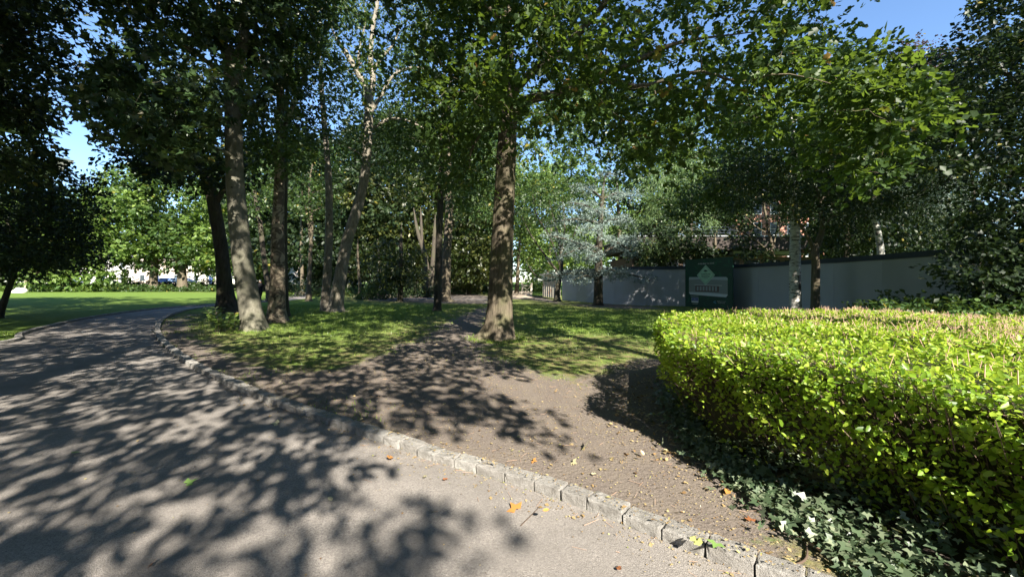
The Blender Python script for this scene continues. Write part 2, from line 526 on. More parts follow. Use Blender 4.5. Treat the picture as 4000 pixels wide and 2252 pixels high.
def limb_mesh(name, limbs, mat, parent, seg=14, rough=0.05, flare=None):
    VV, FF, b = [], [], 0
    for li, (pts, rad) in enumerate(limbs):
        n = len(pts)
        a = np.linspace(0, 2 * np.pi, seg, endpoint=False)
        wob = 1 + rough * (np.sin(a[None] * 3 + pts[:, 2:3] * 0.7 + li) * 0.6 + np.sin(a[None] * 5 - pts[:, 2:3] * 1.3) * 0.5 + rng.normal(scale=0.35, size=(n, seg)))
        if li == 0 and flare:
            h = pts[:, 2:3] - pts[0, 2]
            wob = wob + flare * np.exp(-np.maximum(h, 0) / 0.26) * (0.25 + 1.1 * np.abs(np.sin(a[None] * 2.5 + 1.0 + li)) ** 2.2 + .3 * np.sin(a[None] * 3 + 2)) + .018 * np.sin(a[None] * 11 + 3 * np.sin(pts[:, 2:3] * 1.1))
        V, Fq = tube_arrays(pts, rad, seg, wob)
        VV.append(V); FF.append(Fq + b); b += len(V)
    me = np_mesh(name, np.vstack(VV), np.vstack(FF))
    return link_mesh(name, me, mat, parent, True)

def limb(px_pts, Y, dY=0.0, n=26, ground=False):
    """px_pts: (x, y, width px [, depth offset]) -> world line and radii"""
    pts = []; rad = []
    for i, q in enumerate(px_pts):
        y = Y + (q[3] if len(q) > 3 else dY * i / max(1, len(px_pts) - 1))
        p = P(q[0], q[1], y)
        pts.append(p); rad.append(q[2] / 2 / F * y)
    if ground: pts[0][2] = -0.12
    s = smooth_line(np.hstack([np.array(pts), np.array(rad)[:, None]]), n)
    tp = np.interp(np.linspace(0, 1, n), [0, .8, 1], [1, 1, .3])
    return s[:, :3], np.maximum(s[:, 3] * tp, 0.005)

def tree(name, label, limbs, centers, radii, per, leaf, lk, mat, bark, cat='tree', group=None, flare=0.5, seg=14, up=1.0, flat=0.7, droop=0.25,
         net=0.04, nspray=9, base=None, jit=.55, frac=1.0, sag=.12):
    base = limbs[0][0][0] if base is None else np.array(base)
    if lk in ('simple', 'needle') and mat != 'blue': per = int(per * 1.9); leaf *= 1.12; nspray = int(nspray * 1.5)
    root = empty(name, (base[0], base[1], max(0, base[2])), label, cat, group)
    limb_mesh('trunk', limbs, BM[bark], root, seg, 0.05, flare)
    if len(centers):
        branch_net('branches', limbs, centers, radii, BM[bark], root, net, seg=4 if len(centers) < 260 else 3, frac=frac, sag=sag)
        pos, ax, nr, sz, tn = spray_leaves(centers, radii, per, leaf, flat=flat, up=up, droop=droop, nspray=nspray, jit=jit)
        tag(link_mesh('crown', leaf_mesh('crown', pos, ax, nr, sz, lk, tn), LM[mat], root), kind='stuff')
    return root

# ------------------------------------------------------------------ ground
def lerp_px(pts): return np.array([G(x, y)[:2] for x, y in pts])

KERB_R = resample(smooth_line(np.vstack([[(2.9, 1.0)], lerp_px([(1890, 1450), (1700, 1375), (1500, 1292), (1300, 1222), (1100, 1165), (1000, 1128), (880, 1088), (750, 1042),
          (650, 1005), (560, 965), (480, 925), (425, 885), (396, 855), (389, 830), (400, 808), (430, 792), (480, 778), (560, 768), (650, 761), (720, 757)])]), 200), 0.05)
KERB_L = resample(smooth_line(np.vstack([[(-14.5, 2.0), (-14.0, 6.5)], lerp_px([(0, 866), (60, 842), (130, 822), (210, 804), (300, 789), (400, 777), (500, 769), (570, 764), (668, 757), (700, 753), (738, 747)])]), 200), 0.05)
path_poly = np.vstack([KERB_R[::10], lerp_px([(775, 750), (769, 735), (757, 726), (742, 727), (740, 740)]), KERB_L[::-10], [(-14.5, -12), (6, -12), (6.0, -1)]])
SOIL = [lerp_px(p) for p in [
    [(389, 830), (425, 885), (640, 1000), (1000, 1125), (1500, 1290), (1900, 1450), (2576, 1450), (2350, 1200), (1950, 1040), (1760, 930), (1640, 900), (1540, 925), (1440, 960), (1330, 930), (1215, 880), (1208, 830), (1228, 795), (1238, 768),
     (1190, 780), (1130, 805), (1060, 850), (960, 890), (850, 925), (700, 935), (610, 905), (540, 870), (480, 845), (470, 810), (500, 790), (450, 792), (400, 808)],
    [(900, 753), (960, 757), (1100, 762), (1230, 764), (1240, 745), (1180, 738), (950, 738), (890, 742)],
    [(1420, 766), (1520, 775), (1650, 777), (1640, 771), (1520, 764)],
    [(400, 728.5), (420, 731), (560, 733), (560, 728)],
    [(1270, 752), (1330, 752), (1420, 766), (1360, 745), (1270, 745)],
]]
def soil_field(xy):
    s = np.full(len(xy), -5.0)
    for i, p in enumerate(SOIL):
        s = np.maximum(s, poly_sd(xy, p) / (1.0 if i == 0 else 1.5))
    # worn ring at the hedge foot
    return s

def ground_z(x, y):
    z = np.clip((y - 78) / 14, 0, 1) * 1.0
    return z + 0.0 * x

xs = np.concatenate([-np.geomspace(400, 14, 40), np.linspace(-13.8, 14, 116), np.geomspace(14.3, 400, 40)])
ys = np.concatenate([[-60, -35, -20, -12, -6, -3], np.linspace(0, 14, 86), np.linspace(14.2, 45, 54), np.geomspace(46, 900, 36)])
XX, YY = np.meshgrid(xs, ys)
gv = np.stack([XX.ravel(), YY.ravel(), ground_z(XX.ravel(), YY.ravel())], 1)
nx, ny = len(xs), len(ys)
ii = (np.arange(ny - 1)[:, None] * nx + np.arange(nx - 1)[None]).ravel()
gf = np.stack([ii, ii + 1, ii + nx + 1, ii + nx], 1)
soil = soil_field(gv[:, :2])
HR = np.array([(-3.2, 6.5), (3.2, 4.6), (4.6, 8.6), (3.0, 12.5), (-1.5, 12.6), (-4.5, 9.5)])
def dry_field(q): return np.clip(np.maximum(poly_sd(q, HR) / 1.4 + .5, (soil_field(q) + 3.4) / 3.0), 0, 1)
dry = dry_field(gv[:, :2])
def ground_mat():
    m, nt, out = nodes_of('lawn_and_soil')
    v = objco(nt)
    at = nt.nodes.new('ShaderNodeAttribute'); at.attribute_name = 'soil'
    n1 = noise(nt, 1.3, 6, v, 0.7)
    n2 = noise(nt, 14, 4, v, 0.7)
    e = math_n(nt, 'ADD', at.outputs['Fac'], math_n(nt, 'MULTIPLY', math_n(nt, 'SUBTRACT', n1, 0.5), 2.4))
    e = math_n(nt, 'ADD', e, math_n(nt, 'MULTIPLY', math_n(nt, 'SUBTRACT', n2, 0.5), 0.9))
    msk = ramp(nt, math_n(nt, 'ADD', math_n(nt, 'MULTIPLY', e, 0.5), 0.5), [(0.40, (0, 0, 0)), (0.58, (1, 1, 1))])
    gn = noise(nt, 60, 5, v, 0.8)
    gl = noise(nt, 0.35, 4, v, 0.6)
    gcol = ramp(nt, gn, [(0.25, (0.06, 0.115, 0.02)), (0.5, (0.115, 0.185, 0.035)), (0.75, (0.19, 0.26, 0.065))])
    gcol = mixc(nt, ramp(nt, gl, [(0.4, (0, 0, 0)), (0.7, (0.4, 0.4, 0.4))]), gcol, (0.15, 0.21, 0.04))
    # worn, straw-coloured patches
    gp = noise(nt, 2.3, 5, v, 0.75)
    gcol = mixc(nt, math_n(nt, 'MULTIPLY', ramp(nt, gp, [(0.48, (0, 0, 0)), (0.66, (.75, .75, .75))]), ramp(nt, at.outputs['Fac'], [(0.0, (1, 1, 1)), (1.0, (1, 1, 1))])), gcol, (0.19, 0.17, 0.075)) if False else gcol
    ad = nt.nodes.new('ShaderNodeAttribute'); ad.attribute_name = 'dry'
    gcol = mixc(nt, math_n(nt, 'MULTIPLY', ad.outputs['Fac'], ramp(nt, gp, [(0.40, (0.08, 0.08, 0.08)), (0.58, (.9, .9, .9))])), gcol, ramp(nt, gn, [(0.3, (.11, .085, .045)), (.6, (.24, .205, .10)), (.8, (.34, .28, .16))]))
    sn = noise(nt, 90, 5, v, 0.8)
    sl = noise(nt, 2.5, 5, v, 0.6)
    scol = ramp(nt, sn, [(0.28, (0.085, 0.068, 0.056)), (0.52, (0.165, 0.138, 0.118)), (0.72, (0.36, 0.315, 0.27))])
    scol = mixc(nt, ramp(nt, sl, [(0.4, (0, 0, 0)), (0.75, (0.45, 0.45, 0.45))]), scol, (0.235, 0.20, 0.155))
    c = mixc(nt, msk, gcol, scol)
    h = math_n(nt, 'ADD', math_n(nt, 'MULTIPLY', sn, 0.5), math_n(nt, 'MULTIPLY', noise(nt, 25, 4, v), 1.0))
    principled(nt, out, c, 0.95, bump(nt, h, 0.75, 0.026), 0.1)
    return m
gm = ground_mat()
me = np_mesh('ground', gv, gf, {'soil': soil, 'dry': dry})
ground = link_mesh('ground', me, gm)
tag(ground, 'lawn wearing into bare trodden soil beside the path', kind='structure')

def asphalt(name, c1, c2, c3):
    m, nt, out = nodes_of(name)
    v = objco(nt)
    vo = nt.nodes.new('ShaderNodeTexVoronoi'); vo.inputs['Scale'].default_value = 150
    nt.links.new(v, vo.inputs['Vector'])
    n1 = noise(nt, 75, 5, v, 0.85); n2 = noise(nt, 0.9, 6, v, 0.65)
    c = ramp(nt, n1, [(0.36, c1), (0.52, c2), (0.66, c3)])
    vs = nt.nodes.new('ShaderNodeSeparateColor'); nt.links.new(vo.outputs['Color'], vs.inputs[0])
    c = mixc(nt, ramp(nt, vs.outputs[0], [(0.0, (0, 0, 0)), (1, (0.75, 0.75, 0.75))]), c, tuple(x * 1.35 for x in c2))
    c = mixc(nt, ramp(nt, n2, [(0.36, (0.75, 0.75, 0.75)), (0.60, (0, 0, 0))]), c, tuple(x * 0.72 for x in c2))
    h = math_n(nt, 'ADD', math_n(nt, 'MULTIPLY', vo.outputs['Distance'], -1.0), math_n(nt, 'MULTIPLY', n1, 0.4))
    principled(nt, out, c, 0.9, bump(nt, h, 0.6, 0.006), 0.25)
    return m
asph = asphalt('path_asphalt', (0.08, 0.074, 0.068), (0.225, 0.205, 0.185), (0.44, 0.405, 0.365))
sandm = plain('sandy_path', (0.42, 0.34, 0.26), 0.95, 0.2, 4, 0.1, bmp=0.3)

def sheet(name, poly, z, mat, label):
    from mathutils.geometry import tessellate_polygon
    vs = [Vector((float(a), float(b), 0)) for a, b in poly]
    tris = tessellate_polygon([vs])
    me = bpy.data.meshes.new(name)
    me.from_pydata([(p.x, p.y, z) for p in vs], [], [tuple(t) for t in tris])
    me.update()
    o = link_mesh(name, me, mat)
    for p in me.polygons:
        if p.normal.z < 0: p.flip()
    return tag(o, label, kind='structure')
sheet('path', path_poly, 0.004, asph, 'curving grey asphalt footpath through the park')
sheet('sandy_path', lerp_px([(1262, 752), (1340, 749), (1338, 738), (1318, 722), (1322, 713), (1285, 713), (1275, 730)]), 0.008, sandm, 'sunlit sandy path behind the big oak')
sheet('narrow_path', lerp_px([(905, 752.4), (1240, 754), (1240, 753), (905, 751.6)]), 0.008, plain('path_grey', (0.25, 0.25, 0.25), 0.9, 0.1), 'thin grey footpath crossing under the far trees')

# ------------------------------------------------------------------ kerb stones
def stone_mat():
    m, nt, out = nodes_of('granite')
    v = objco(nt)
    oi = nt.nodes.new('ShaderNodeObjectInfo')
    n1 = noise(nt, 130, 4, v, 0.8); n2 = noise(nt, 9, 5, v, 0.7)
    c = ramp(nt, n1, [(0.3, (0.24, 0.23, 0.21)), (0.55, (0.40, 0.385, 0.355)), (0.75, (0.58, 0.56, 0.52))])
    c = mixc(nt, ramp(nt, n2, [(0.42, (0, 0, 0)), (0.65, (0.7, 0.7, 0.7))]), c, (0.15, 0.14, 0.12))
    c = mixc(nt, math_n(nt, 'MULTIPLY', oi.outputs['Random'], 0.45), c, (0.22, 0.20, 0.18))
    h = math_n(nt, 'ADD', n1, math_n(nt, 'MULTIPLY', noise(nt, 22, 5, v, 0.7), 2.0))
    principled(nt, out, c, 0.85, bump(nt, h, 0.8, 0.02), 0.25)
    return m
stone_m = stone_mat()
import bmesh
def stone_variants():
    out = []
    for k in range(8):
        bm = bmesh.new()
        bmesh.ops.create_cube(bm, size=1)
        bmesh.ops.bevel(bm, geom=bm.edges[:], offset=0.07, segments=2, affect='EDGES', profile=0.6)
        bmesh.ops.subdivide_edges(bm, edges=[e for e in bm.edges if e.calc_length() > 0.5], cuts=2, use_grid_fill=True)
        r = random.Random(k)
        for v in bm.verts:
            v.co += Vector((r.uniform(-.012, .012), r.uniform(-.028, .028), r.uniform(-.02, .02)))
        me = bpy.data.meshes.new('stone'); bm.to_mesh(me); bm.free()
        me.materials.append(stone_m)
        out.append(me)
    return out
SV = stone_variants()
def kerb(name, line, label, side, step=0.235, w=0.14, height=0.17, group='kerbs of granite setts along the path'):
    root = empty(name, (line[0][0], line[0][1], 0), label, 'kerb', group)
    L = np.concatenate([[0], np.cumsum(np.linalg.norm(np.diff(line, axis=0), axis=1))])
    s = 0.0; k = 0
    while s < L[-1] - 0.3 and k < 298:
        ln = step * random.uniform(0.82, 1.2)
        a = np.array([np.interp(s, L, line[:, j]) for j in (0, 1)]); b = np.array([np.interp(s + ln, L, line[:, j]) for j in (0, 1)])
        c = (a + b) / 2; ang = math.atan2(*(b - a)[::-1])
        nrm = np.array([-(b - a)[1], (b - a)[0]]) / np.linalg.norm(b - a)
        c = c + nrm * (side * w / 2 + random.uniform(-0.008, 0.008))
        o = bpy.data.objects.new('stone' , random.choice(SV)); COL.objects.link(o)
        o.parent = root
        o.location = (c[0] - root.location.x, c[1] - root.location.y, 0.08 - height / 2 + random.uniform(-0.006, 0.006))
        o.scale = (ln * 0.96, w * random.uniform(0.92, 1.08), height)
        o.rotation_euler = (random.uniform(-.03, .03), random.uniform(-.02, .02), ang + random.uniform(-.03, .03))
        s += ln; k += 1
    return root
kerb('stone_kerb', KERB_R, 'row of rough granite setts between asphalt path and bare soil', -1)
kerb('stone_kerb', KERB_L, 'far kerb of granite setts edging the shaded left lawn', 1)

exec_parts = []
# ------------------------------------------------------------------ the big oak
ok_limbs = [limb([(1250, 862, 80), (1255, 825, 70), (1258, 760, 62), (1264, 620, 56), (1270, 480, 51), (1276, 330, 46), (1280, 260, 44), (1276, 150, 34), (1275, 0, 28), (1270, -200, 18, .5)], 11.6, 0, 44, True)]
ok_limbs += [limb([(1290, 300, 26), (1320, 255, 24, -.2), (1400, 235, 20, -.5), (1480, 195, 17, -1), (1560, 172, 14, -1.4), (1700, 110, 11, -2), (1900, 80, 8, -2.8)], 11.6),
             limb([(1290, 240, 22), (1330, 190, 20, -.1), (1420, 120, 17, -.4), (1530, 0, 13, -1), (1620, -120, 9, -1.5)], 11.6),
             limb([(1280, 120, 22), (1310, 60, 18, .4), (1350, -60, 14, 1), (1420, -200, 8, 2)], 11.6),
             limb([(1285, 275, 20), (1340, 245, 17, -.8), (1420, 238, 14, -1.4), (1500, 205, 12, -2.2), (1620, 216, 10, -2.8), (1750, 180, 8, -3.4), (1860, 205, 6, -3.9), (1980, 186, 5, -4.3), (2180, 235, 3, -4.6)], 11.6),
             limb([(1270, 230, 15), (1230, 180, 12, -.8), (1180, 170, 8, -2), (1130, 190, 5, -2.8)], 11.6),
             limb([(1272, 60, 15), (1200, 0, 12, -1), (1100, -60, 8, -2)], 11.6),
             limb([(1275, 330, 10), (1230, 320, 8, -.6), (1190, 370, 5, -1.2), (1180, 430, 3, -1.4)], 11.6)]
cs = [fill([(1050, -60), (1290, -60), (1290, 200), (1250, 300), (1170, 320), (1080, 300), (1070, 130)], 64, 8, 13),
      fill([(1300, -60), (2250, -60), (2180, 60), (2200, 180), (2330, 290), (2300, 400), (2180, 460), (2000, 380), (1850, 330), (1700, 430), (1500, 400), (1400, 300), (1330, 310), (1300, 200)], 168, 7, 12.8),
      fill([(1130, 290), (1240, 300), (1225, 470), (1140, 500)], 12, 9.5, 11.5),
      fill([(2080, 150), (2280, 200), (2330, 330), (2230, 440), (2120, 420), (2050, 260)], 26, 6.4, 8.2),
      fill([(1130, 150), (1290, 160), (1300, 290), (1180, 280)], 14, 8.2, 9.4)]
cs = np.vstack(cs); rs = rng.uniform(0.38, 0.68, len(cs))
kk = keep(cs, rs, lit=False); cs, rs = cs[kk], rs[kk]
up_ = ellip((1.5, 11.5, 12.5), (7.5, 5.5, 4.0), 190); ur = rng.uniform(0.6, 0.95, len(up_))
kk = keep(up_, ur); kk &= (up_[:, 2] > 9.4)
oc = np.vstack([cs, up_[kk]]); orr = np.concatenate([rs, ur[kk]])
tree('oak_tree', 'large oak with a thick straight trunk at the centre beside the trodden track', ok_limbs, oc, orr, 72, 0.160, 'lobed', 'oak', 'oak', seg=44, flare=0.5)

# ------------------------------------------------------------------ pale-barked sycamore, left
l1 = [limb([(640, 848, 62), (636, 800, 52), (618, 700, 46), (603, 600, 43), (592, 470, 40), (588, 350, 38), (586, 240, 36), (586, 165, 40), (566, 120, 25), (551, 90, 22), (552, 0, 20), (556, -160, 12)], 13.5, 0, 48, True),
      limb([(590, 170, 30), (604, 135, 26), (614, 100, 24), (614, 30, 20), (618, -120, 12)], 13.5),
      limb([(586, 330, 14), (540, 290, 12, -.5), (450, 290, 9, -1.2), (330, 285, 6, -2), (220, 300, 3, -2.4)], 13.5),
      limb([(588, 210, 12), (500, 140, 10, -.4), (380, 60, 8, -1), (250, -40, 5, -1.6)], 13.5),
      limb([(590, 400, 10), (560, 380, 8, -.5), (480, 365, 6, -1), (400, 380, 3, -1.5)], 13.5)]
cs = np.vstack([fill([(150, -60), (620, -60), (650, 130), (600, 300), (560, 330), (300, 270), (170, 270), (230, 160), (130, 100)], 108, 10.5, 15.5),
                fill([(170, 270), (330, 262), (500, 320), (555, 410), (480, 400), (330, 345), (230, 320)], 26, 10.5, 12.5),
                fill([(600, -60), (760, -60), (720, 240), (640, 330), (600, 260)], 34, 11.5, 16)])
rs = rng.uniform(0.42, 0.75, len(cs)); kk = keep(cs, rs, lit=False); cs, rs = cs[kk], rs[kk]
up_ = np.vstack([ellip((-9.5, 12, 14.5), (7.5, 5, 4.5), 100), uvfill([(-16, 16), (-5, 16), (-3, 30), (-16, 33)], 1.05, 10.2, 14)]); ur = rng.uniform(.6, .9, len(up_)); kk = keep(up_, ur); kk &= up_[:, 2] > 10.8
tree('sycamore_tree', 'pale smooth trunk forking high up, leafy shoots at its foot', l1, np.vstack([cs, up_[kk]]), np.concatenate([rs, ur[kk]]), 63, 0.185, 'star', 'maple', 'pale', seg=28, flare=0.3)

# dark trunk behind it
l2 = [limb([(572, 792, 60), (570, 760, 42), (562, 680, 32), (552, 600, 30), (535, 500, 28), (510, 420, 25), (480, 340, 20), (440, 200, 14)], 21, 0, 40, True),
      limb([(540, 520, 14), (575, 440, 13), (600, 300, 10), (620, 120, 7)], 21),
      limb([(505, 415, 14), (440, 400, 10, -1), (380, 415, 7, -1.5), (300, 400, 4, -2)], 21)]
cs = np.vstack([fill([(290, 90), (560, 150), (650, 380), (600, 480), (520, 420), (380, 400), (300, 330)], 70, 18, 25), fill([(300, 380), (500, 400), (520, 450), (330, 440)], 14, 18, 20)])
rs = rng.uniform(.6, 1.0, len(cs)); kk = keep(cs, rs, lit=False); cs, rs = cs[kk], rs[kk]
tree('dark_tree', 'dark shaded trunk with a bowed top standing just left behind the pale trunk', l2, cs, rs, 81, .2, 'simple', 'dark', 'dark', flare=.7)

# mottled trunk
l3 = [limb([(697, 822, 56), (697, 800, 42), (699, 700, 35), (698, 600, 30), (702, 480, 24), (704, 300, 18), (708, 150, 16), (713, 0, 14), (716, -150, 9)], 16, 0, 40, True),
      limb([(703, 350, 9), (740, 260, 8), (780, 140, 6), (800, 0, 4)], 16), limb([(702, 420, 9), (665, 330, 7), (650, 200, 5)], 16)]
cs = np.vstack([fill([(620, -60), (830, -60), (800, 330), (740, 420), (650, 420), (640, 200)], 62, 13.5, 19)])
rs = rng.uniform(.5, .85, len(cs)); kk = keep(cs, rs, lit=False); cs, rs = cs[kk], rs[kk]
up_ = ellip((-9, 16, 14), (3.5, 3.5, 4), 40); ur = rng.uniform(.7, .9, 40); kk = keep(up_, ur) & (up_[:, 2] > 12)
tree('plane_tree', 'straight trunk with flaking patches of tan bark, right of the pale trunk', l3, np.vstack([cs, up_[kk]]), np.concatenate([rs, ur[kk]]), 81, .15, 'simple', 'mid', 'plane', flare=.5)

l3b = [limb([(716, 800, 26), (716, 760, 20), (713, 600, 17), (716, 450, 14), (722, 250, 10), (726, 50, 6)], 19, 0, 30, True)]
cs = fill([(700, 80), (800, 60), (800, 330), (720, 330)], 22, 19, 23); rs = rng.uniform(.6, .9, len(cs))
tree('slim_tree', 'slim dark trunk touching the right side of the mottled tan trunk', l3b, cs, rs, 72, .17, 'simple', 'dark', 'dark', flare=.3)
l3c = [limb([(680, 762, 20), (676, 730, 14), (664, 650, 12), (654, 560, 11), (640, 480, 9), (630, 380, 6)], 33, 0, 30, True)]
cs = fill([(600, 380), (700, 360), (710, 500), (620, 540)], 20, 31, 36); rs = rng.uniform(.9, 1.4, len(cs))
tree('slim_tree', 'thin leaning trunk at the path edge right of the walking person', l3c, cs, rs, 72, .24, 'simple', 'mid', 'dark', flare=.3)

# forked tree with the sunlit upper limbs
l4 = [limb([(846, 796, 52), (846, 775, 36), (856, 700, 30), (872, 610, 27), (900, 520, 25), (918, 440, 22), (926, 340, 22), (928, 250, 22), (915, 210, 16), (890, 165, 14), (862, 120, 12), (838, 80, 8), (820, 0, 5)], 22, 0, 54, True),
      limb([(928, 255, 18), (938, 200, 15), (932, 150, 12), (938, 70, 10), (950, 0, 9), (955, -120, 6)], 22),
      limb([(938, 180, 9), (965, 140, 8), (990, 110, 5), (1010, 60, 4)], 22),
      limb([(900, 180, 7), (905, 120, 6), (918, 60, 4), (915, 0, 3)], 22),
      limb([(928, 290, 10), (960, 240, 9), (990, 190, 8), (1040, 170, 6), (1090, 180, 4)], 22),
      limb([(930, 330, 9), (980, 300, 8), (1040, 310, 6), (1100, 350, 4)], 22),
      limb([(826, 790, 40), (820, 760, 26), (824, 680, 20), (828, 560, 18), (826, 440, 16), (815, 300, 13), (806, 180, 10), (800, 60, 7)], 22.6)]
l4[6][0][0][2] = -.1
cs = fill([(770, -60), (1090, -60), (1110, 200), (1090, 380), (1000, 440), (950, 400), (880, 380), (800, 420), (770, 200)], 112, 19.5, 27)
cs = np.vstack([cs, fill([(790, -60), (1060, -60), (1060, 330), (800, 330)], 30, 24, 29)])
rs = rng.uniform(.55, .95, len(cs)); kk = keep(cs, rs, lit=False, lawn=False); cs, rs = cs[kk], rs[kk]
pj = proj(cs); kk = ~((seg_dist(pj, [(928, 260), (838, 80)]) < 26) & (cs[:, 1] < 22.5)) & ~((seg_dist(pj, [(928, 260), (935, 150), (950, 0)]) < 26) & (cs[:, 1] < 22.5)); cs, rs = cs[kk], rs[kk]
tree('forked_tree', 'tree with two trunks and sunlit cream forking limbs high against the sky', l4, cs, rs, 63, .15, 'simple', 'mid', 'fork', flare=.4)

# slim birch
l5 = [limb([(777, 762, 20), (777, 740, 13), (780, 650, 9), (784, 560, 8), (778, 480, 6), (790, 380, 4)], 34, 0, 28, True), limb([(780, 600, 5), (775, 560, 5), (768, 520, 3)], 34)]
cs = fill([(730, 380), (850, 380), (850, 540), (750, 560)], 26, 32, 37); rs = rng.uniform(.8, 1.2, len(cs))
tree('birch_tree', 'slim grey birch beside the end of the asphalt path', l5, cs, rs, 63, .22, 'simple', 'mid', 'tan', flare=.2)

# mid-distance trunks in the shade
def simple_tree(name, label, trunk, Y, poly, n, Y0, Y1, per, leaf, mat, bark, rr=(.8, 1.3), lk='simple', group=None, extra=(), flare=.4, lit=False, up=1.0, droop=.25, flat=.7, net=.05, cat='tree', frac=1.0, sag=.12, cs=None):
    L = [limb(trunk, Y, 0, 26, True)] + [limb(e, Y) for e in extra]
    if cs is None: cs = fill(poly, n, Y0, Y1)
    rs = rng.uniform(rr[0], rr[1], len(cs)); kk = keep(cs, rs, lit=lit, lawn=Y < 45)
    return tree(name, label, L, cs[kk], rs[kk], per, leaf, lk, mat, bark, group=group, flare=flare, up=up, droop=droop, flat=flat, net=net, seg=10 if Y > 25 else 14, cat=cat, frac=frac, sag=sag)

simple_tree('shaded_tree', 'slim dark trunk left of the trodden track in the shaded grass', [(1100, 785, 26), (1101, 765, 19), (1104, 640, 17), (1108, 500, 15), (1112, 350, 12), (1118, 150, 8)], 22.5,
            [(1000, 200), (1230, 180), (1235, 420), (1150, 520), (1020, 450)], 60, 20, 26, 81, .17, 'mid', 'dark', rr=(.6, .95))
simple_tree('sunlit_trunk_tree', 'thick trunk with its right side in sun behind the slim dark trunk', [(1124, 760, 34), (1122, 745, 24), (1124, 640, 22), (1130, 520, 20), (1126, 400, 18), (1130, 250, 12)], 33,
            None, 0, 0, 0, 72, .24, 'mid', 'tan', rr=(.9, 1.4), cs=np.vstack([fill([(900, 260), (1240, 250), (1240, 480), (1150, 560), (1000, 560), (900, 480)], 70, 28, 38), uvfill([(-15, 32), (1, 31), (2, 64), (-17, 64)], 1.8, 8, 12.5)]))
simple_tree('multi_stem_tree', 'tree with several pinkish stems spreading behind the wooden fence', [(1078, 742, 22), (1076, 700, 16), (1068, 640, 13), (1050, 580, 9), (1040, 520, 6)], 43,
            [(980, 480), (1120, 470), (1130, 600), (1080, 620), (1000, 600)], 40, 40, 46, 63, .3, 'dark', 'dark', extra=[[(1082, 740, 16), (1090, 640, 11), (1095, 540, 7)], [(1074, 700, 10), (1062, 600, 8), (1058, 520, 5)]], rr=(1, 1.5))
YEWC = np.vstack([fill([(890, 560), (1000, 520), (1080, 560), (1060, 680), (1000, 715), (920, 700)], 46, 33, 38), fill([(960, 620), (1040, 620), (1040, 720), (975, 725)], 14, 31, 34)])
simple_tree('yew_tree', 'drooping olive-green yew with dark foliage almost to the ground', [(1006, 762, 18), (1007, 740, 13), (1008, 660, 11), (1010, 560, 6)], 33, None, 0, 0, 0, 81, .22, 'yew', 'dark', rr=(.6, 1.1), cs=YEWC, droop=.7, lk='simple')
simple_tree('yew_tree', 'dense dark yew bush between forked tree and drooping yew', [(955, 748, 14), (955, 735, 10), (955, 690, 8), (950, 600, 5)], 41,
            [(900, 580), (980, 560), (1000, 700), (960, 735), (915, 725)], 40, 39, 44, 63, .26, 'yew', 'dark', rr=(.8, 1.3), droop=.5)
simple_tree('yew_tree', 'wide mass of dark yew closing the view under the central crowns', [(1120, 736, 14), (1120, 700, 10), (1118, 600, 7)], 48,
            [(860, 440), (1250, 430), (1250, 690), (1180, 712), (900, 705)], 190, 46, 52, 45, .42, 'yew', 'dark', rr=(1.0, 1.6), droop=.5)
simple_tree('young_tree', 'small light green tree between forked tree and yews', [(905, 745, 12), (905, 720, 8), (900, 650, 6), (900, 600, 4)], 38,
            [(880, 560), (940, 580), (930, 700), (885, 700)], 22, 36, 40, 63, .2, 'lime', 'tan', rr=(.6, .9))

# ------------------------------------------------------------------ far left: sunlit trees behind the lawn
def far_tree(name, label, trunk, Y, poly, n, mat, dY=6, leaf=.60, per=72, rr=(1.6, 2.6), group='sunlit trees along the far side of the lawn', bark='tan', extra=()):
    return simple_tree(name, label, trunk, Y, poly, n, Y - dY, Y + dY, per, leaf, mat, bark, rr=rr, group=group, extra=extra, net=.06, frac=.6)
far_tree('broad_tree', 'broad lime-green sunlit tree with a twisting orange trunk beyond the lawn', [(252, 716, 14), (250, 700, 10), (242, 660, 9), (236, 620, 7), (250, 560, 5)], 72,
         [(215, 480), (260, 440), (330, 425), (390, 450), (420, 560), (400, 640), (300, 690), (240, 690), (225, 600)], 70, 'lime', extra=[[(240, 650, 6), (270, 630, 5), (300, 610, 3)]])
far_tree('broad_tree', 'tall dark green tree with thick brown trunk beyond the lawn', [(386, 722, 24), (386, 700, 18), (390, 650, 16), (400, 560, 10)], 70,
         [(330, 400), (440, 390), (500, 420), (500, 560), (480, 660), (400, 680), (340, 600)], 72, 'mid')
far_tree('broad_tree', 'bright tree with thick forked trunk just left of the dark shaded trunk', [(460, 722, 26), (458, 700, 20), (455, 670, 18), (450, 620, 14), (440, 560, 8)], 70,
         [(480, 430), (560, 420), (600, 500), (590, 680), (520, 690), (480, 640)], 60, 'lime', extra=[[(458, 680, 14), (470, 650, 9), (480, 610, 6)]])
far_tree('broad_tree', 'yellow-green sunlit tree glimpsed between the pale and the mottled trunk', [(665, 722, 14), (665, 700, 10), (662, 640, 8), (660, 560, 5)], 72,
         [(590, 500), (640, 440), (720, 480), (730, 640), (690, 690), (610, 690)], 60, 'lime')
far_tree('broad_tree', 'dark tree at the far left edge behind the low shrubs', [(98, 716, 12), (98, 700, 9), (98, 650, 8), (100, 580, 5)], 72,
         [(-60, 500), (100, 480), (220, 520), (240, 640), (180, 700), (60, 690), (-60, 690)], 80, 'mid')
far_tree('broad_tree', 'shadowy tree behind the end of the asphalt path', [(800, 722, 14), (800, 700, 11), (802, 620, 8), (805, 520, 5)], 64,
         [(720, 430), (900, 420), (930, 560), (900, 690), (800, 700), (740, 640)], 120, 'dark')
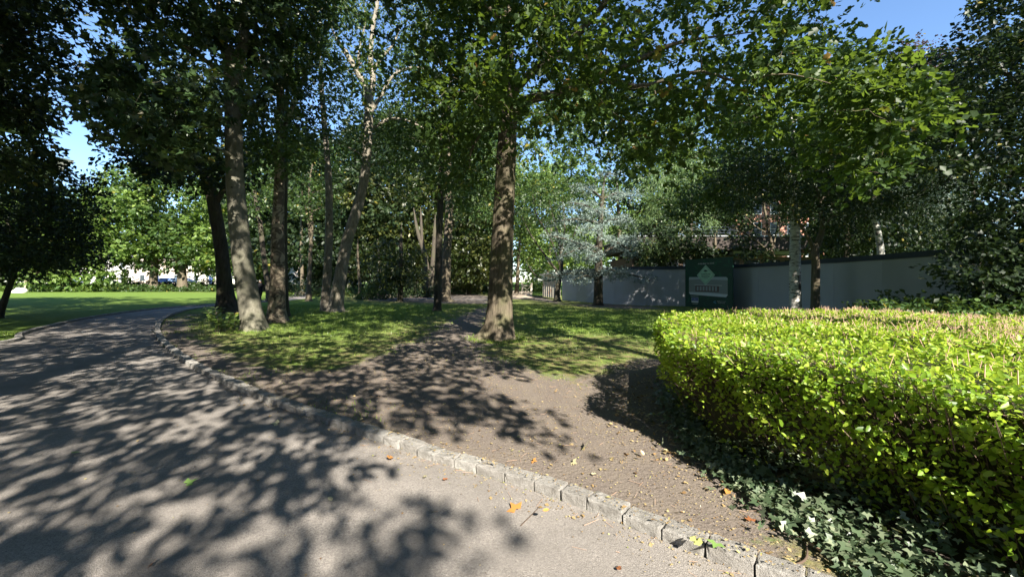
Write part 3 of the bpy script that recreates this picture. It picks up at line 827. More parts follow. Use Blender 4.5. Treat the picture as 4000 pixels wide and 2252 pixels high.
far_tree('broad_tree', 'glowing pale green tree behind the sandy path right of the oak', [(1300, 718, 12), (1302, 700, 9), (1305, 640, 7), (1310, 560, 5)], 56,
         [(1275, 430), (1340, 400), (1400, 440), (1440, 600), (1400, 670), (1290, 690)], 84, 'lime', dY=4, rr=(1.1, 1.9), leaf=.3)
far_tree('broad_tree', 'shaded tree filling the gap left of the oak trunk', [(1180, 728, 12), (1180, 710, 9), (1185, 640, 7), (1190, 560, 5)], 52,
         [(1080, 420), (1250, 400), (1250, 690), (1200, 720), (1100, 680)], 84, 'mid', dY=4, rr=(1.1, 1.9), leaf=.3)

bgk = dict(group='trees standing in the shade of the middle distance')
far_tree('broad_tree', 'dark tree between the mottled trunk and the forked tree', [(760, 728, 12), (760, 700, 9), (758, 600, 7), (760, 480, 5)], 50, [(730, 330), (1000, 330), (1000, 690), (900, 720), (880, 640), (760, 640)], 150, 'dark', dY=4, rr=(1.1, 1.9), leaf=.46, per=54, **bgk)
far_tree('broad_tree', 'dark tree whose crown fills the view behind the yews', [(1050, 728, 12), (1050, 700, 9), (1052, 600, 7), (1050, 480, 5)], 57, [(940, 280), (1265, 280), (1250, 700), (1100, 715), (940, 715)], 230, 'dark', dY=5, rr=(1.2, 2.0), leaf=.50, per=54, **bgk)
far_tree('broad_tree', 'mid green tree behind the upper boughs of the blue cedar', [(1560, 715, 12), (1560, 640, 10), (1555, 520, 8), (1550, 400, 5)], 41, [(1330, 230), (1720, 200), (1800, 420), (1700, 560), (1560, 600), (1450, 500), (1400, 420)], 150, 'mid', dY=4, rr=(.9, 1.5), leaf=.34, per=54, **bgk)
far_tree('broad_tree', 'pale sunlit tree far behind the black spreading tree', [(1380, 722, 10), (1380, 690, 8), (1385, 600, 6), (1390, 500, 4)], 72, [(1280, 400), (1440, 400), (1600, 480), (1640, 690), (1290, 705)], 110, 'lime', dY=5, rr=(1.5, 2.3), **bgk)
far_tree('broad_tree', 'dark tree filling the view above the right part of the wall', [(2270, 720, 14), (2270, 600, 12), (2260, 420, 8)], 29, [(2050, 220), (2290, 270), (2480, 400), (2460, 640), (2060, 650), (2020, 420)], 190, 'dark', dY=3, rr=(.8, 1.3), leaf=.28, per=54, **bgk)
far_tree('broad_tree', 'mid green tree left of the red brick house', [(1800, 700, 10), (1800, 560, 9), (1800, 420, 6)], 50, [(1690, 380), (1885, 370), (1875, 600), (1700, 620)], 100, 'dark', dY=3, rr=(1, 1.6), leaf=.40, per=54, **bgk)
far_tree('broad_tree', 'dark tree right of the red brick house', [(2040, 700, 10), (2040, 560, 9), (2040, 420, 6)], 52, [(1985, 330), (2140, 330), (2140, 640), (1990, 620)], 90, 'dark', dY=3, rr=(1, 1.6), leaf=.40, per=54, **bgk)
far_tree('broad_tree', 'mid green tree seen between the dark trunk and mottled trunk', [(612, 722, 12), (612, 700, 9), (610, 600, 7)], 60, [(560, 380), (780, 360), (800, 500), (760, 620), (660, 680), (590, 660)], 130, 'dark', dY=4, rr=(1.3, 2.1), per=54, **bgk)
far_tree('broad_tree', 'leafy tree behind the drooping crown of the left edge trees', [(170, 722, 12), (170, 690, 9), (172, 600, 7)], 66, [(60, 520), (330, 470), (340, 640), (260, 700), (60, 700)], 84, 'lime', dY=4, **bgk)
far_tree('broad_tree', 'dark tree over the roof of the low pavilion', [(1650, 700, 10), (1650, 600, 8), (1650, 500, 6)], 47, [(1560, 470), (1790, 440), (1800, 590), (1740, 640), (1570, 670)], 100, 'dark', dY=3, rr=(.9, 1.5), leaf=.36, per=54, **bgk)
# belt of woodland that closes the view
belt = []
for k in range(15):
    X = -130 + k * 17 + random.uniform(-4, 4); Y = 118 + random.uniform(-8, 10) - abs(k - 9) * 1.0
    h = random.uniform(17, 24)
    if -75 < X < -15 : Y = 150
    tr = np.array([(X, Y, .9), (X + .3, Y, 4), (X - .2, Y, 9), (X, Y, h * .75)], float)
    ts = smooth_line(np.hstack([tr, np.array([[.5], [.4], [.3], [.12]])]), 14)
    cc = ellip((X, Y, h * .58), (8.5, 6, h * .42), 50); cc = cc[cc[:, 2] > 2.0]; rr_ = rng.uniform(2.0, 3.2, len(cc))
    tree('distant_tree', 'one of the rounded woodland trees closing the view behind the park', [(ts[:, :3], ts[:, 3])], cc, rr_, 63, .9, 'simple', random.choice(['mid', 'dark', 'mid']), 'dark', group='woodland trees closing the view', seg=8, frac=.3, flare=.2)

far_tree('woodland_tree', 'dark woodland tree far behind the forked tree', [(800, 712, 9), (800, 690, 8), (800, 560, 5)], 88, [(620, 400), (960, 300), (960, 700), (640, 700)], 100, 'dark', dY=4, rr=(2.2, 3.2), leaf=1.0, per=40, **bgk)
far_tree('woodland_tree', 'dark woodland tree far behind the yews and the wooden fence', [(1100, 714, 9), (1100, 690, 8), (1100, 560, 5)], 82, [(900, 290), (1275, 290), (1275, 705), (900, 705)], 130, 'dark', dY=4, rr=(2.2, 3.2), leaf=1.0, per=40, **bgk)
# screens in front of the pavilion
far_tree('conifer_tree', 'dark conifer between the grey wall and the low pavilion', [(1800, 700, 9), (1800, 640, 7), (1798, 580, 4)], 31.5, [(1590, 570), (1700, 560), (1790, 590), (1800, 640), (1760, 668), (1600, 672)], 60, 'dark', dY=1.5, rr=(.45, .8), leaf=.22, per=54, **bgk)
far_tree('thorn_tree', 'bare-limbed dark tree standing before the pavilion and brick house', [(1960, 700, 9), (1945, 640, 7), (1930, 560, 6), (1915, 480, 4)], 27, [(1800, 440), (2040, 430), (2050, 500), (1990, 520), (2000, 650), (1840, 650), (1860, 590), (1820, 560)], 34, 'dark', dY=1.5, rr=(.5, .8), leaf=.2, per=54, extra=[[(1945, 640, 5), (1880, 590, 4), (1820, 560, 3), (1760, 520, 2)], [(1945, 620, 4), (1960, 560, 4), (1990, 500, 2)], [(1935, 590, 4), (1890, 560, 3), (1850, 500, 2)]], **bgk)
# ------------------------------------------------------------------ left edge trees
simple_tree('small_tree', 'small dark tree with a thin leaning trunk at the left edge of the lawn', [(-8, 808, 16), (2, 780, 14), (20, 730, 12), (36, 685, 11), (52, 640, 9), (80, 560, 6)], 18,
            [(-160, 400), (0, 390), (150, 410), (270, 440), (230, 560), (230, 640), (120, 680), (-140, 690)], 175, 15, 21, 99, .125, 'dark', 'dark', rr=(.5, .85), extra=[[(50, 645, 7), (20, 560, 6), (-40, 480, 4)], [(60, 620, 6), (130, 540, 5), (200, 480, 3)]])
cs = fill([(-150, -80), (110, -80), (140, 60), (150, 130), (90, 240), (80, 330), (150, 430), (-150, 430)], 130, 11, 15.5); rs = rng.uniform(.5, .8, len(cs)); kk = keep(cs, rs, lit=False); cs, rs = cs[kk], rs[kk]
lt = smooth_line(np.array([(-20.5, 12, -.1, .45), (-20.2, 12.2, 3, .36), (-19.5, 12.6, 7, .3), (-19, 13, 12, .15)]), 24)
tree('maple_tree', 'dark maple boughs hanging in at the top left corner', [(lt[:, :3], lt[:, 3]), limb([(-200, 200, 16), (-60, 150, 12), (40, 100, 9), (100, 60, 5)], 12.5)], cs, rs, 108, .15, 'simple', 'dark', 'dark')

# ------------------------------------------------------------------ right side
# blue cedar
cedar_l = [limb([(1505, 772, 26), (1505, 750, 23), (1506, 690, 21), (1508, 600, 16), (1515, 500, 10), (1522, 440, 5)], 27.8, 0, 26, True)]
cc = []; 
for (x0, y0, x1, y1, n, d) in [(1508, 690, 1375, 700, 9, -1.5), (1508, 640, 1370, 590, 10, -2.0), (1508, 620, 1400, 650, 9, -2.4), (1508, 560, 1385, 560, 9, -1.2), (1508, 690, 1640, 705, 9, -1.0), (1508, 600, 1600, 640, 9, -1.8),
                            (1512, 540, 1430, 510, 8, -1.6), (1512, 560, 1590, 560, 8, -1), (1514, 500, 1460, 470, 6, -.8), (1516, 500, 1590, 490, 7, .5), (1508, 650, 1470, 655, 7, -3.0), (1508, 590, 1480, 575, 7, -2.8),
                            (1508, 680, 1560, 690, 6, -2.4), (1520, 450, 1545, 440, 4, 0), (1508, 640, 1620, 600, 7, 2), (1508, 620, 1400, 620, 7, 2.2), (1510, 550, 1500, 530, 5, -1.5), (1508, 700, 1440, 705, 6, -2.8)]:
    L = limb([(x0, y0, 6), ((x0 + x1) / 2, (y0 + y1) / 2 - 9, 5, d * .5), (x1, y1, 2, d)], 27.8, n=10)
    cedar_l.append(L)
    for t in np.linspace(.25, 1, n):
        k = min(9, int(t * 9)); cc.append(L[0][k] + rng.normal(scale=(.28, .35, .10)))
cc = np.array(cc); cr = rng.uniform(.35, .65, len(cc))
root = empty('blue_cedar', cedar_l[0][0][0] * [1, 1, 0], 'silvery blue cedar with tiered boughs in front of the grey wall', 'tree')
limb_mesh('trunk', cedar_l, BM['dark'], root, 10, .05, .3)
pos, ax, nr, sz, tn = spray_leaves(cc, cr, 180, .155, flat=.28, up=.9, droop=.35, jit=.5, nspray=15)
ax = unit(ax + np.array([0, 0, .45])); nr = unit(nr + rng.normal(scale=.6, size=nr.shape))
tag(link_mesh('crown', leaf_mesh('crown', pos, ax, nr, sz, 'needle', tn, 1.25), LM['blue'], root), kind='stuff')

simple_tree('spreading_tree', 'black bending trunk with thin spreading boughs left of the blue cedar', [(1403, 762, 22), (1402, 745, 14), (1404, 720, 13), (1410, 690, 12), (1412, 640, 9), (1400, 580, 6), (1380, 500, 4)], 33,
            [(1310, 470), (1420, 460), (1460, 560), (1430, 610), (1340, 560)], 16, 31, 35, 45, .16, 'mid', 'dark', rr=(.5, .9),
            extra=[[(1408, 690, 7), (1370, 640, 5), (1335, 590, 3), (1310, 540, 2)], [(1410, 650, 7), (1420, 580, 5), (1415, 500, 3)], [(1409, 670, 5), (1385, 600, 4), (1350, 540, 3), (1340, 490, 2)], [(1411, 640, 6), (1440, 600, 4), (1460, 540, 3)], [(1405, 700, 5), (1375, 705, 4), (1345, 690, 3), (1320, 650, 2)]])
simple_tree('larch_tree', 'light green larch with hanging sprays behind the left part of the wall', [(1735, 690, 12), (1735, 640, 10), (1738, 560, 8), (1742, 420, 5)], 33,
            [(1620, 420), (1760, 380), (1840, 420), (1800, 560), (1720, 630), (1620, 660), (1590, 560)], 74, 29.5, 36, 99, .2, 'larch', 'dark', rr=(.6, 1.0), droop=.9, flat=.5, lk='needle')
simple_tree('broad_tree', 'mid green tree rising behind the green sign board', [(1880, 700, 12), (1880, 640, 10), (1875, 560, 8), (1870, 420, 5)], 38,
            [(1600, 300), (1900, 280), (1890, 480), (1850, 560), (1700, 520), (1560, 470), (1540, 380)], 90, 36, 43, 72, .24, 'mid', 'dark', rr=(.9, 1.4))
BC = np.vstack([fill([(1740, 120), (2200, 120), (2240, 350), (2080, 400), (1860, 380)], 50, 15.5, 21), uvfill([(4.8, 25), (14, 22), (14, 33), (6.5, 36), (4.0, 31)], .78, 6.2, 9.5), uvfill([(6.2, 27), (12.8, 25), (12.8, 32.5), (6.2, 34.5)], .8, 5.6, 7.5)])
simple_tree('birch_tree', 'white birch trunk with black scars in front of the grey wall', [(2000, 812, 32), (2000, 780, 28), (2000, 700, 25), (2000, 600, 22), (1998, 500, 19), (1996, 400, 15), (1990, 280, 10)], 17.4,
            None, 0, 0, 0, 90, .15, 'mid', 'birch', rr=(.55, .85), flare=.25, cs=BC)
L14 = [(2049, 800, 26), (2050, 770, 20), (2051, 720, 19), (2052, 665, 18), (2050, 630, 17), (2062, 600, 14), (2070, 560, 12), (2060, 500, 9), (2040, 420, 6)]
simple_tree('small_maple', 'small tree with a forked tan trunk and dark layered crown before the wall', L14, 15.6,
            [(1830, 420), (1980, 370), (2250, 370), (2420, 430), (2400, 520), (2250, 520), (2120, 560), (2060, 540), (1990, 560), (1900, 520), (1820, 520)], 150, 13, 18, 99, .085, 'dark', 'tan', rr=(.42, .75),
            extra=[[(2049, 632, 11), (2035, 600, 9), (2010, 560, 6), (1980, 500, 4)], [(2068, 570, 8), (2100, 540, 6), (2140, 500, 5), (2200, 450, 3)], [(2060, 510, 6), (2110, 460, 5), (2180, 420, 3)]], flat=.4)
simple_tree('birch_tree', 'thin white birch leaning left behind the right part of the wall', [(2222, 700, 17), (2216, 640, 15), (2205, 570, 13), (2190, 500, 12), (2178, 440, 9), (2160, 330, 6)], 17.6,
            [(2100, 300), (2250, 300), (2260, 420), (2120, 430)], 20, 18.5, 21, 63, .12, 'dark', 'birch', rr=(.5, .8), flare=0.1)
simple_tree('yew_tree', 'near-black conifer behind the wall right of the small forked tree', [(2130, 720, 16), (2130, 640, 13), (2130, 540, 8)], 22,
            [(2060, 420), (2440, 400), (2480, 600), (2440, 680), (2300, 680), (2080, 670)], 130, 20, 25, 90, .17, 'dark', 'dark', rr=(.6, 1.0), droop=.5)
simple_tree('blue_cedar', 'grey-blue conifer boughs glimpsed at the upper right behind the wall', [(2460, 740, 14), (2460, 640, 12), (2450, 500, 8), (2440, 430, 5)], 17.4,
            [(2230, 470), (2330, 440), (2560, 440), (2560, 540), (2440, 540), (2300, 520)], 34, 15.5, 19, 99, .12, 'blue', 'dark', rr=(.4, .6), flat=.3, lk='needle')
RC = np.vstack([fill([(2280, 90), (2420, 60), (2560, -60), (2800, -60), (2800, 420), (2520, 430), (2330, 400), (2300, 260)], 170, 9.5, 13.5),
                fill([(2450, 420), (2800, 400), (2800, 750), (2400, 745), (2385, 700), (2430, 640), (2450, 560)], 140, 9, 12.6)])
simple_tree('holly_tree', 'tall dark evergreen with small leaves filling the right edge down to the ground', [(2620, 900, 34), (2620, 780, 28), (2610, 500, 22), (2600, 200, 16), (2590, -100, 8)], 11.4, None, 0, 0, 0, 84, .115, 'dark', 'dark', rr=(.40, .66), cs=RC, lk='simple', extra=[[(2610, 500, 10), (2500, 420, 8), (2400, 400, 4)], [(2600, 250, 10), (2500, 160, 7), (2400, 120, 4)]])
simple_tree('copper_beech', 'purple copper beech top showing at the upper right below the blue gap', [(2330, 700, 12), (2330, 500, 12), (2330, 300, 8), (2330, 180, 4)], 34,
            [(2230, 130), (2300, 90), (2380, 130), (2420, 240), (2300, 300), (2240, 220)], 60, 32, 37, 72, .18, 'copper', 'dark', rr=(.7, 1.1), net=.03)
simple_tree('broad_tree', 'dark tree behind the tearoom roof between oak boughs and brick house', [(2060, 690, 14), (2060, 560, 12), (2060, 400, 8)], 44,
            [(1960, 300), (2280, 280), (2420, 420), (2400, 620), (2100, 620), (2000, 470)], 110, 42, 50, 63, .33, 'mid', 'dark', rr=(1.1, 1.8))

# ------------------------------------------------------------------ trees that stand behind the camera and beside it: they throw the dappled shade
def shade_tree(label, tx, ty, uvs, zr, n, leaf, lk, mat, rr, per, hide=True, h=14, name='roadside_tree', lawn=True):
    uvs = np.asarray(uvs, float)
    out = []
    for a in uvgrid(uvs, n):
        z = rng.uniform(*zr); t = z / S[2]
        out.append((a[0] + S[0] * t, a[1] + S[1] * t, z))
    c = np.array(out); r = rng.uniform(rr[0], rr[1], len(c))
    k = keep(c, r, holes=False, lawn=lawn)
    if hide:
        pj = proj(c); k &= ~((c[:, 1] > 0) & (pj[:, 1] > -60 - 900 * r / np.maximum(c[:, 1], .5)) & (pj[:, 0] > -300) & (pj[:, 0] < 2900))
    c, r = c[k], r[k]
    tr = smooth_line(np.array([(tx, ty, -.1, .42), (tx + .1, ty, 3, .32), (tx - .1, ty + .3, 7, .26), (tx, ty, h, .08)]), 24)
    return tree(name, label, [(tr[:, :3], tr[:, 3])], c, r, per, leaf, lk, mat, 'pale')
shade_tree('leafy maple standing by the path behind the viewer', -2.5, -7.0, [(-9, 1.0), (-3, 1.2), (.2, 2.0), (1.0, 4), (1.6, 6.5), (2.4, 9), (3.8, 11), (3, 14), (-4, 15), (-9, 15), (-13, 12), (-12, 4)], (4.8, 7.2), .60, .130, 'simple', 'maple', (.32, .50), 62)
shade_tree('second leafy maple behind the viewer on the left', -13, -3.0, [(-26, 3), (-12, 1), (-8.5, 4), (-9, 14), (-14, 22), (-24, 24)], (6, 11), 1.0, .15, 'simple', 'maple', (.55, .8), 84)
shade_tree('tall tree behind the viewer shading the canopy ahead', -1, -10, [(-23, 15), (-13, 14), (3.5, 13), (6, 18), (7, 27), (0, 30), (-12, 33), (-24, 28)], (9.5, 17), 1.02, .23, 'simple', 'mid', (.6, .9), 60, h=18)
shade_tree('tall tree beside the lawn outside the left edge', -27, 3, [(-62, 6), (-20, 12), (-14, 22), (-11, 40.5), (-66, 40.5)], (9, 17), 2.3, .5, 'simple', 'dark', (1.3, 1.9), 50, h=18)
shade_tree('tall tree on the right behind the hedge', 9, -6, [(4, 15), (10, 12), (20, 12), (22, 28), (10, 32), (6, 24)], (9, 15), 1.4, .22, 'simple', 'mid', (.8, 1.1), 60, h=16)

for k in range(17):  # unseen ring of trees, added to hold back low sky light
    a = math.radians(-8 - k * 12.5)          # from the right side round the back to the left
    D = 44 + 5 * math.sin(k * 2.3); X, Y = D * math.cos(a), D * math.sin(a) * .95
    if k == 0: X, Y = 46, 6
    h = 14 + 2.5 * math.sin(k * 1.7)
    tr = smooth_line(np.array([(X, Y, -.1, .5), (X + .3, Y, 4, .4), (X - .2, Y, 8, .3), (X, Y, h * .8, .12)]), 12)
    cc = ellip((X, Y, h * .55), (8.5, 7.5, h * .45), 60); cc = cc[cc[:, 2] > 1.8]
    tree('sky_block_tree', 'one of the unseen trees added behind and beside the viewer to cut sky light', [(tr[:, :3], tr[:, 3])], cc, rng.uniform(2.0, 3.0, len(cc)), 27, 1.25, 'simple', 'dark', 'dark', group='unseen trees added round the lawns to cut sky light', seg=8, frac=.3, flare=.2)

# ------------------------------------------------------------------ hedge
HB = np.array([(2.74, 1.2), (2.09, 2.62), (1.56, 3.78), (1.70, 4.4), (1.98, 5.3), (2.35, 6.4), (3.4, 7.1), (5.2, 7.4), (7.2, 6.3), (9.5, 5.2), (9.5, .3), (3.3, .3)])
HTOP = 1.10
hedge = empty('privet_hedge', (4, 4, 0), 'clipped bright yellow-green hedge with trimmed twigs on its flat top', 'hedge')
def in_hedge(p, m=0.0): return poly_sd(p, HB) > m
N = 80000
lo, hi = HB.min(0), HB.max(0)
xy = rng.uniform(lo, hi, (N, 2)); sd_ = poly_sd(xy, HB)
xy = xy[sd_ > 0.0]
vis = xy[:, 0] < 1.32 * xy[:, 1] + .25
xy = xy[vis]
def hump(xy): return 0.05 * np.sin(xy[:, 0] * 1.9 + 1) * np.cos(xy[:, 1] * 1.6) + 0.03 * np.sin(xy[:, 0] * 5.1 + xy[:, 1] * 4.3) + .02 * np.sin(xy[:, 0] * 11 - xy[:, 1] * 9)
edge = np.clip(poly_sd(xy, HB) / 0.22, 0, 1)
ztop = HTOP + hump(xy) - 0.13 * (1 - edge) ** 2 - rng.exponential(0.05, len(xy))
top = np.stack([xy[:, 0], xy[:, 1], ztop], 1)
# sides
per_line = resample(np.vstack([HB[:10]]), 0.02)
M_ = 50000
s_i = rng.integers(0, len(per_line) - 1, M_)
tn_ = per_line[np.minimum(s_i + 1, len(per_line) - 1)] - per_line[s_i]; tn_ /= np.linalg.norm(tn_, axis=1)[:, None] + 1e-9
outn = np.stack([-tn_[:, 1], tn_[:, 0]], 1)
zz = HTOP * rng.uniform(0.06, 1.0, M_) ** 0.85
lump = 0.10 * np.sin(per_line[s_i, 1] * 4 + zz * 5) + .06 * np.sin(per_line[s_i, 1] * 9 - zz * 11)
inset = rng.exponential(0.055, M_) - .10 * (rng.random(M_) < .10) * rng.random(M_) - lump * .8 + np.interp(per_line[s_i, 1], [2.2, 3.6], [.08, .26]) * np.clip((0.6 - zz) / 0.5, 0, 1) ** 1.2
sxy = per_line[s_i] - outn * inset[:, None]
side = np.stack([sxy[:, 0], sxy[:, 1], zz], 1)
zc_ = np.interp(per_line[s_i, 1], [1.2, 2.4, 3.3, 4.2], [.06, .16, .40, .54]) + .07 * np.sin(per_line[s_i, 1] * 7)
thin = rng.random(M_) < np.clip((zz - zc_) / .28, 0.05, 1)
side, outn = side[thin], outn[thin]
pos = np.vstack([top, side]); 
n1, n2 = len(top), len(side)
ax = np.vstack([unit(rng.normal(size=(n1, 3)) * [1, 1, .5] + [0, 0, .25]), unit(np.hstack([outn, np.zeros((n2, 1))]) * .8 + rng.normal(scale=.7, size=(n2, 3)) + [0, 0, .15])])
nr = np.vstack([unit(rng.normal(scale=.75, size=(n1, 3)) + [0, 0, 1]), unit(np.hstack([outn * .6 + [.1, -.45], np.full((n2, 1), .7)]) + rng.normal(scale=.55, size=(n2, 3)))])
sz = rng.uniform(.022, .052, n1 + n2) * np.where(rng.random(n1 + n2) < .12, 1.3, 1)
tn = np.clip(rng.beta(2, 2, n1 + n2) + np.concatenate([np.zeros(n1), np.full(n2, -.08)]), 0, 1)
tag(link_mesh('leaves', leaf_mesh('leaves', pos, ax, nr, sz, 'oval', tn), LM['privet'], hedge), kind='stuff')
# inner twigs and the clipped stubs
twm = plain('clipped_twig', (0.46, 0.31, 0.22), .8, .25, 8)
twd = plain('hedge_stem', (0.10, 0.07, 0.05), .9, .3, 8)
def stick_mesh(name, a, b, r, mat, parent):
    d = unit(b - a); ref = np.where(np.abs(d[:, 2:3]) > .9, [[1., 0, 0]], [[0, 0, 1.]])
    u = unit(np.cross(d, ref)); w = np.cross(d, u)
    k = np.arange(3) * 2 * np.pi / 3
    ring = u[:, None] * np.cos(k)[None, :, None] + w[:, None] * np.sin(k)[None, :, None]
    V = np.concatenate([a[:, None] + ring * r[:, None, None], b[:, None] + ring * r[:, None, None] * .75], 1).reshape(-1, 3)
    n = len(a); q = []
    for i in range(3): q.append((i, (i + 1) % 3, 3 + (i + 1) % 3, 3 + i))
    q.append((3, 4, 5, 5))
    q = [t for t in q[:3]]
    Fc = (np.array(q)[None] + (np.arange(n) * 6)[:, None, None]).reshape(-1, 4)
    return link_mesh(name, np_mesh(name, V, Fc), mat, parent)
K = 15000
ti = rng.integers(0, n1, K)
w_ = np.clip((top[ti, 0] - 2.8) / 3.6, .06, 1) * (0.6 + 0.4 * np.sin(top[ti, 0] * 3 + top[ti, 1] * 2.3)) ; ti = ti[rng.random(K) < w_]
a = top[ti] - [0, 0, .04]; a[:, 2] = HTOP + hump(a[:, :2]) - 0.06
b = a + unit(rng.normal(scale=.5, size=(len(a), 3)) + [0, 0, 1]) * rng.uniform(.06, .13, len(a))[:, None]
tag(stick_mesh('clipped_twigs', a, b, rng.uniform(.0018, .0036, len(a)), twm, hedge), kind='stuff')
K = 5000
xi = rng.integers(0, len(side), K)
b = side[xi] + 0.0; a = b - np.hstack([outn[xi] * rng.uniform(.1, .3, (K, 1)), rng.uniform(.0, .25, (K, 1))])
tag(stick_mesh('stems', a, b, rng.uniform(.002, .005, K), twd, hedge), kind='stuff')
core = MB()  # solid inside the leaves, coloured near black as the hedge's shaded hollow
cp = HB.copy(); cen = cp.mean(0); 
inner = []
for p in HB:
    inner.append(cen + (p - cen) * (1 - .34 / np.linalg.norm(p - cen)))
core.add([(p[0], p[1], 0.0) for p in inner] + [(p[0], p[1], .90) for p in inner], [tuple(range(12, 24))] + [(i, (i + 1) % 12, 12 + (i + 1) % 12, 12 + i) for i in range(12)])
core.build('shade_core', plain('hedge_shade', (0.03, 0.035, 0.012), .95, .4, 12), hedge)

# ivy at its foot
K = 6400
yy = rng.uniform(1.2, 6.3, K) ; base_x = np.interp(yy, [1.2, 1.9, 2.7, 3.4, 3.9, 4.5, 5.3, 6.3], [2.40, 2.08, 1.90, 1.80, 1.80, 1.90, 2.12, 2.5])
wd = np.abs(rng.normal(size=K)) * .13
xx = base_x + .08 - wd + np.where(rng.random(K) < .5, rng.uniform(0, .45, K), 0)
zz = rng.uniform(.015, .12, K) + np.clip(xx - base_x, 0, 1) * rng.uniform(.1, .9, K)
pos = np.stack([xx, yy, zz], 1)
ax = unit(rng.normal(size=(K, 3)) * [1, 1, .4] + [-.3, 0, -.2]); nr = unit(rng.normal(scale=.4, size=(K, 3)) + [-.35, -.25, 1])
ivy = link_mesh('ivy', leaf_mesh('ivy', pos, ax, nr, rng.uniform(.022, .062, K) * np.where(rng.random(K) < .12, 1.3, 1), 'star', np.clip(rng.beta(2, 2, K), 0, .97)), LM['ivy'])
tag(ivy, 'ivy creeping over the soil along the foot of the bright hedge', kind='stuff')

# dark laurel ground cover behind the hedge
def bush(name, label, foot, h, n, leaf, mat, kind='oval', cat='shrub', group=None, r=.35, per=36, bottom=0.05, sticks=True):
    foot = np.asarray(foot, float); lo, hi = foot.min(0), foot.max(0)
    c = rng.uniform(lo, hi, (n * 4, 2)); c = c[in_poly(c, foot)][:n]
    sd = np.clip(poly_sd(c, foot) / (r * 2), .25, 1)
    z = h * sd * rng.uniform(.35, .92, len(c)) + bottom
    gz = ground_z(c[:, 0], c[:, 1])
    cs = np.stack([c[:, 0], c[:, 1], z + gz], 1)
    cen = foot.mean(0)
    root = empty(name, (cen[0], cen[1], float(ground_z(cen[0], cen[1]))), label, cat, group)
    mb = MB()
    for k in range(min(26, len(cs))):
        p = cs[k]; q = np.array([p[0] * .7 + cen[0] * .3, p[1] * .7 + cen[1] * .3, ground_z(p[0], p[1]) - .05])
        mb.tube([q, (q + p) / 2 + rng.normal(scale=.05, size=3), p], [.02, .014, .006], 5)
    tag(mb.build('stems', BM['dark'], root), kind='stuff')
    pos, ax, nr, sz, tn = spray_leaves(cs, np.full(len(cs), r), per, leaf, flat=.6, up=.8, nspray=6)
    tag(link_mesh('leaves', leaf_mesh('leaves', pos, ax, nr, sz, kind, tn), LM[mat], root), kind='stuff')
    return root
bush('laurel_bank', 'low dark laurel bank between the bright hedge and the grey wall', [(8.2, 10.9), (7.4, 9.4), (9, 7.7), (14, 7.4), (14, 12.3), (11, 13.6)], 1.1, 300, .12, 'laurel', r=.4, per=54)

# far low shrubs beyond the lawn
shr = [(-5, 20, .95, 'lime', 'yellowish low shrub at the far left below the white boulder'), (60, 40, 1.3, 'mid', 'green shrub behind the white boulder'), (120, 36, 1.3, 'mid', 'leafy shrub right of the pollarded sapling'), (165, 34, 1.2, 'mid', 'darker low shrub in the middle of the far border'),
       (207, 44, 1.25, 'lime', 'rounded pale green clipped shrub in the far border'), (262, 40, 1.1, 'lime', 'light shrub round the twisting orange trunk'), (312, 40, 1.1, 'mid', 'green shrub right of the twisting orange trunk'), (360, 34, 1.1, 'mid', 'low shrub before the thick brown trunk'),
       (420, 40, 1.0, 'mid', 'low shrub between two thick brown trunks'), (490, 44, 1.2, 'mid', 'shaded shrub right of the forked far trunk'), (545, 40, 1.2, 'mid', 'shrub just left of the dark shaded trunk')]
for px, w, h, mt, lb in shr:
    Y = 66 + random.uniform(-1, 1); X = (px - CX) / F * Y; wx = w / F * Y * .72
    a = np.linspace(0, 2 * np.pi, 9)[:-1]
    bush('low_shrub', lb, [(X + math.cos(t) * wx, Y + math.sin(t) * 1.7) for t in a], h, 46, .3, mt, 'simple', group='low shrubs along the far border', r=.5, per=42)
for px, lb in [(270, 'tall dark shrub behind the twisting orange trunk'), (150, 'tall dark shrub behind the left of the far border'), (340, 'tall dark shrub behind the border left of the thick brown trunk'), (425, 'tall dark shrub between the two thick brown trunks'), (520, 'tall dark shrub right of the forked far trunk'), (20, 'tall dark shrub behind the border at the left edge'), (610, 'tall dark shrub seen between the two leftmost big trunks'), (690, 'tall dark shrub behind the mottled trunk'), (830, 'tall dark shrub behind the forked tree')]:
    X = (px - CX) / F * 76
    bush('tall_shrub', lb, [(X - 3.0, 75), (X + 2.8, 75), (X + 3.2, 77), (X - 2.6, 77.5)], random.uniform(1.9, 3.0), 60, .34, 'dark', 'simple', group='tall shrubs screening the street', r=.7, per=60)
bush('dark_hedge', 'dark rounded hedge behind the walking person', [(-27, 45), (-20, 44), (-20, 47), (-27, 48)], 1.9, 70, .2, 'dark', 'simple', cat='hedge', r=.5)
bush('path_hedge', 'clipped dark hedge beside the far end of the path', [(-22.5, 46), (-19.5, 42), (-17.4, 42), (-19, 48), (-21, 54)], 1.1, 90, .15, 'laurel', 'simple', cat='hedge', r=.4)
bush('park_shrub', 'glossy dark shrub at the foot of the forked tree', [(-14, 36), (-11.3, 36), (-11, 39), (-14, 39)], 1.6, 46, .2, 'mid', 'simple', r=.5)
bush('park_shrub', 'dark shrub under the drooping yew', [(-12, 41), (-8, 41), (-8, 44), (-12, 44)], 1.8, 50, .25, 'dark', 'simple', r=.6)
bush('park_shrub', 'shrub behind the wooden gate by the sandy path', [(1.5, 66), (5, 64), (6, 68), (2, 70)], 2.2, 50, .3, 'lime', 'simple', r=.7)
bush('park_shrub', 'dark shrub behind the crossed-rail fence', [(-9, 60), (-1.5, 60), (-1.5, 63), (-9, 63)], 2.4, 80, .3, 'dark', 'simple', r=.7)

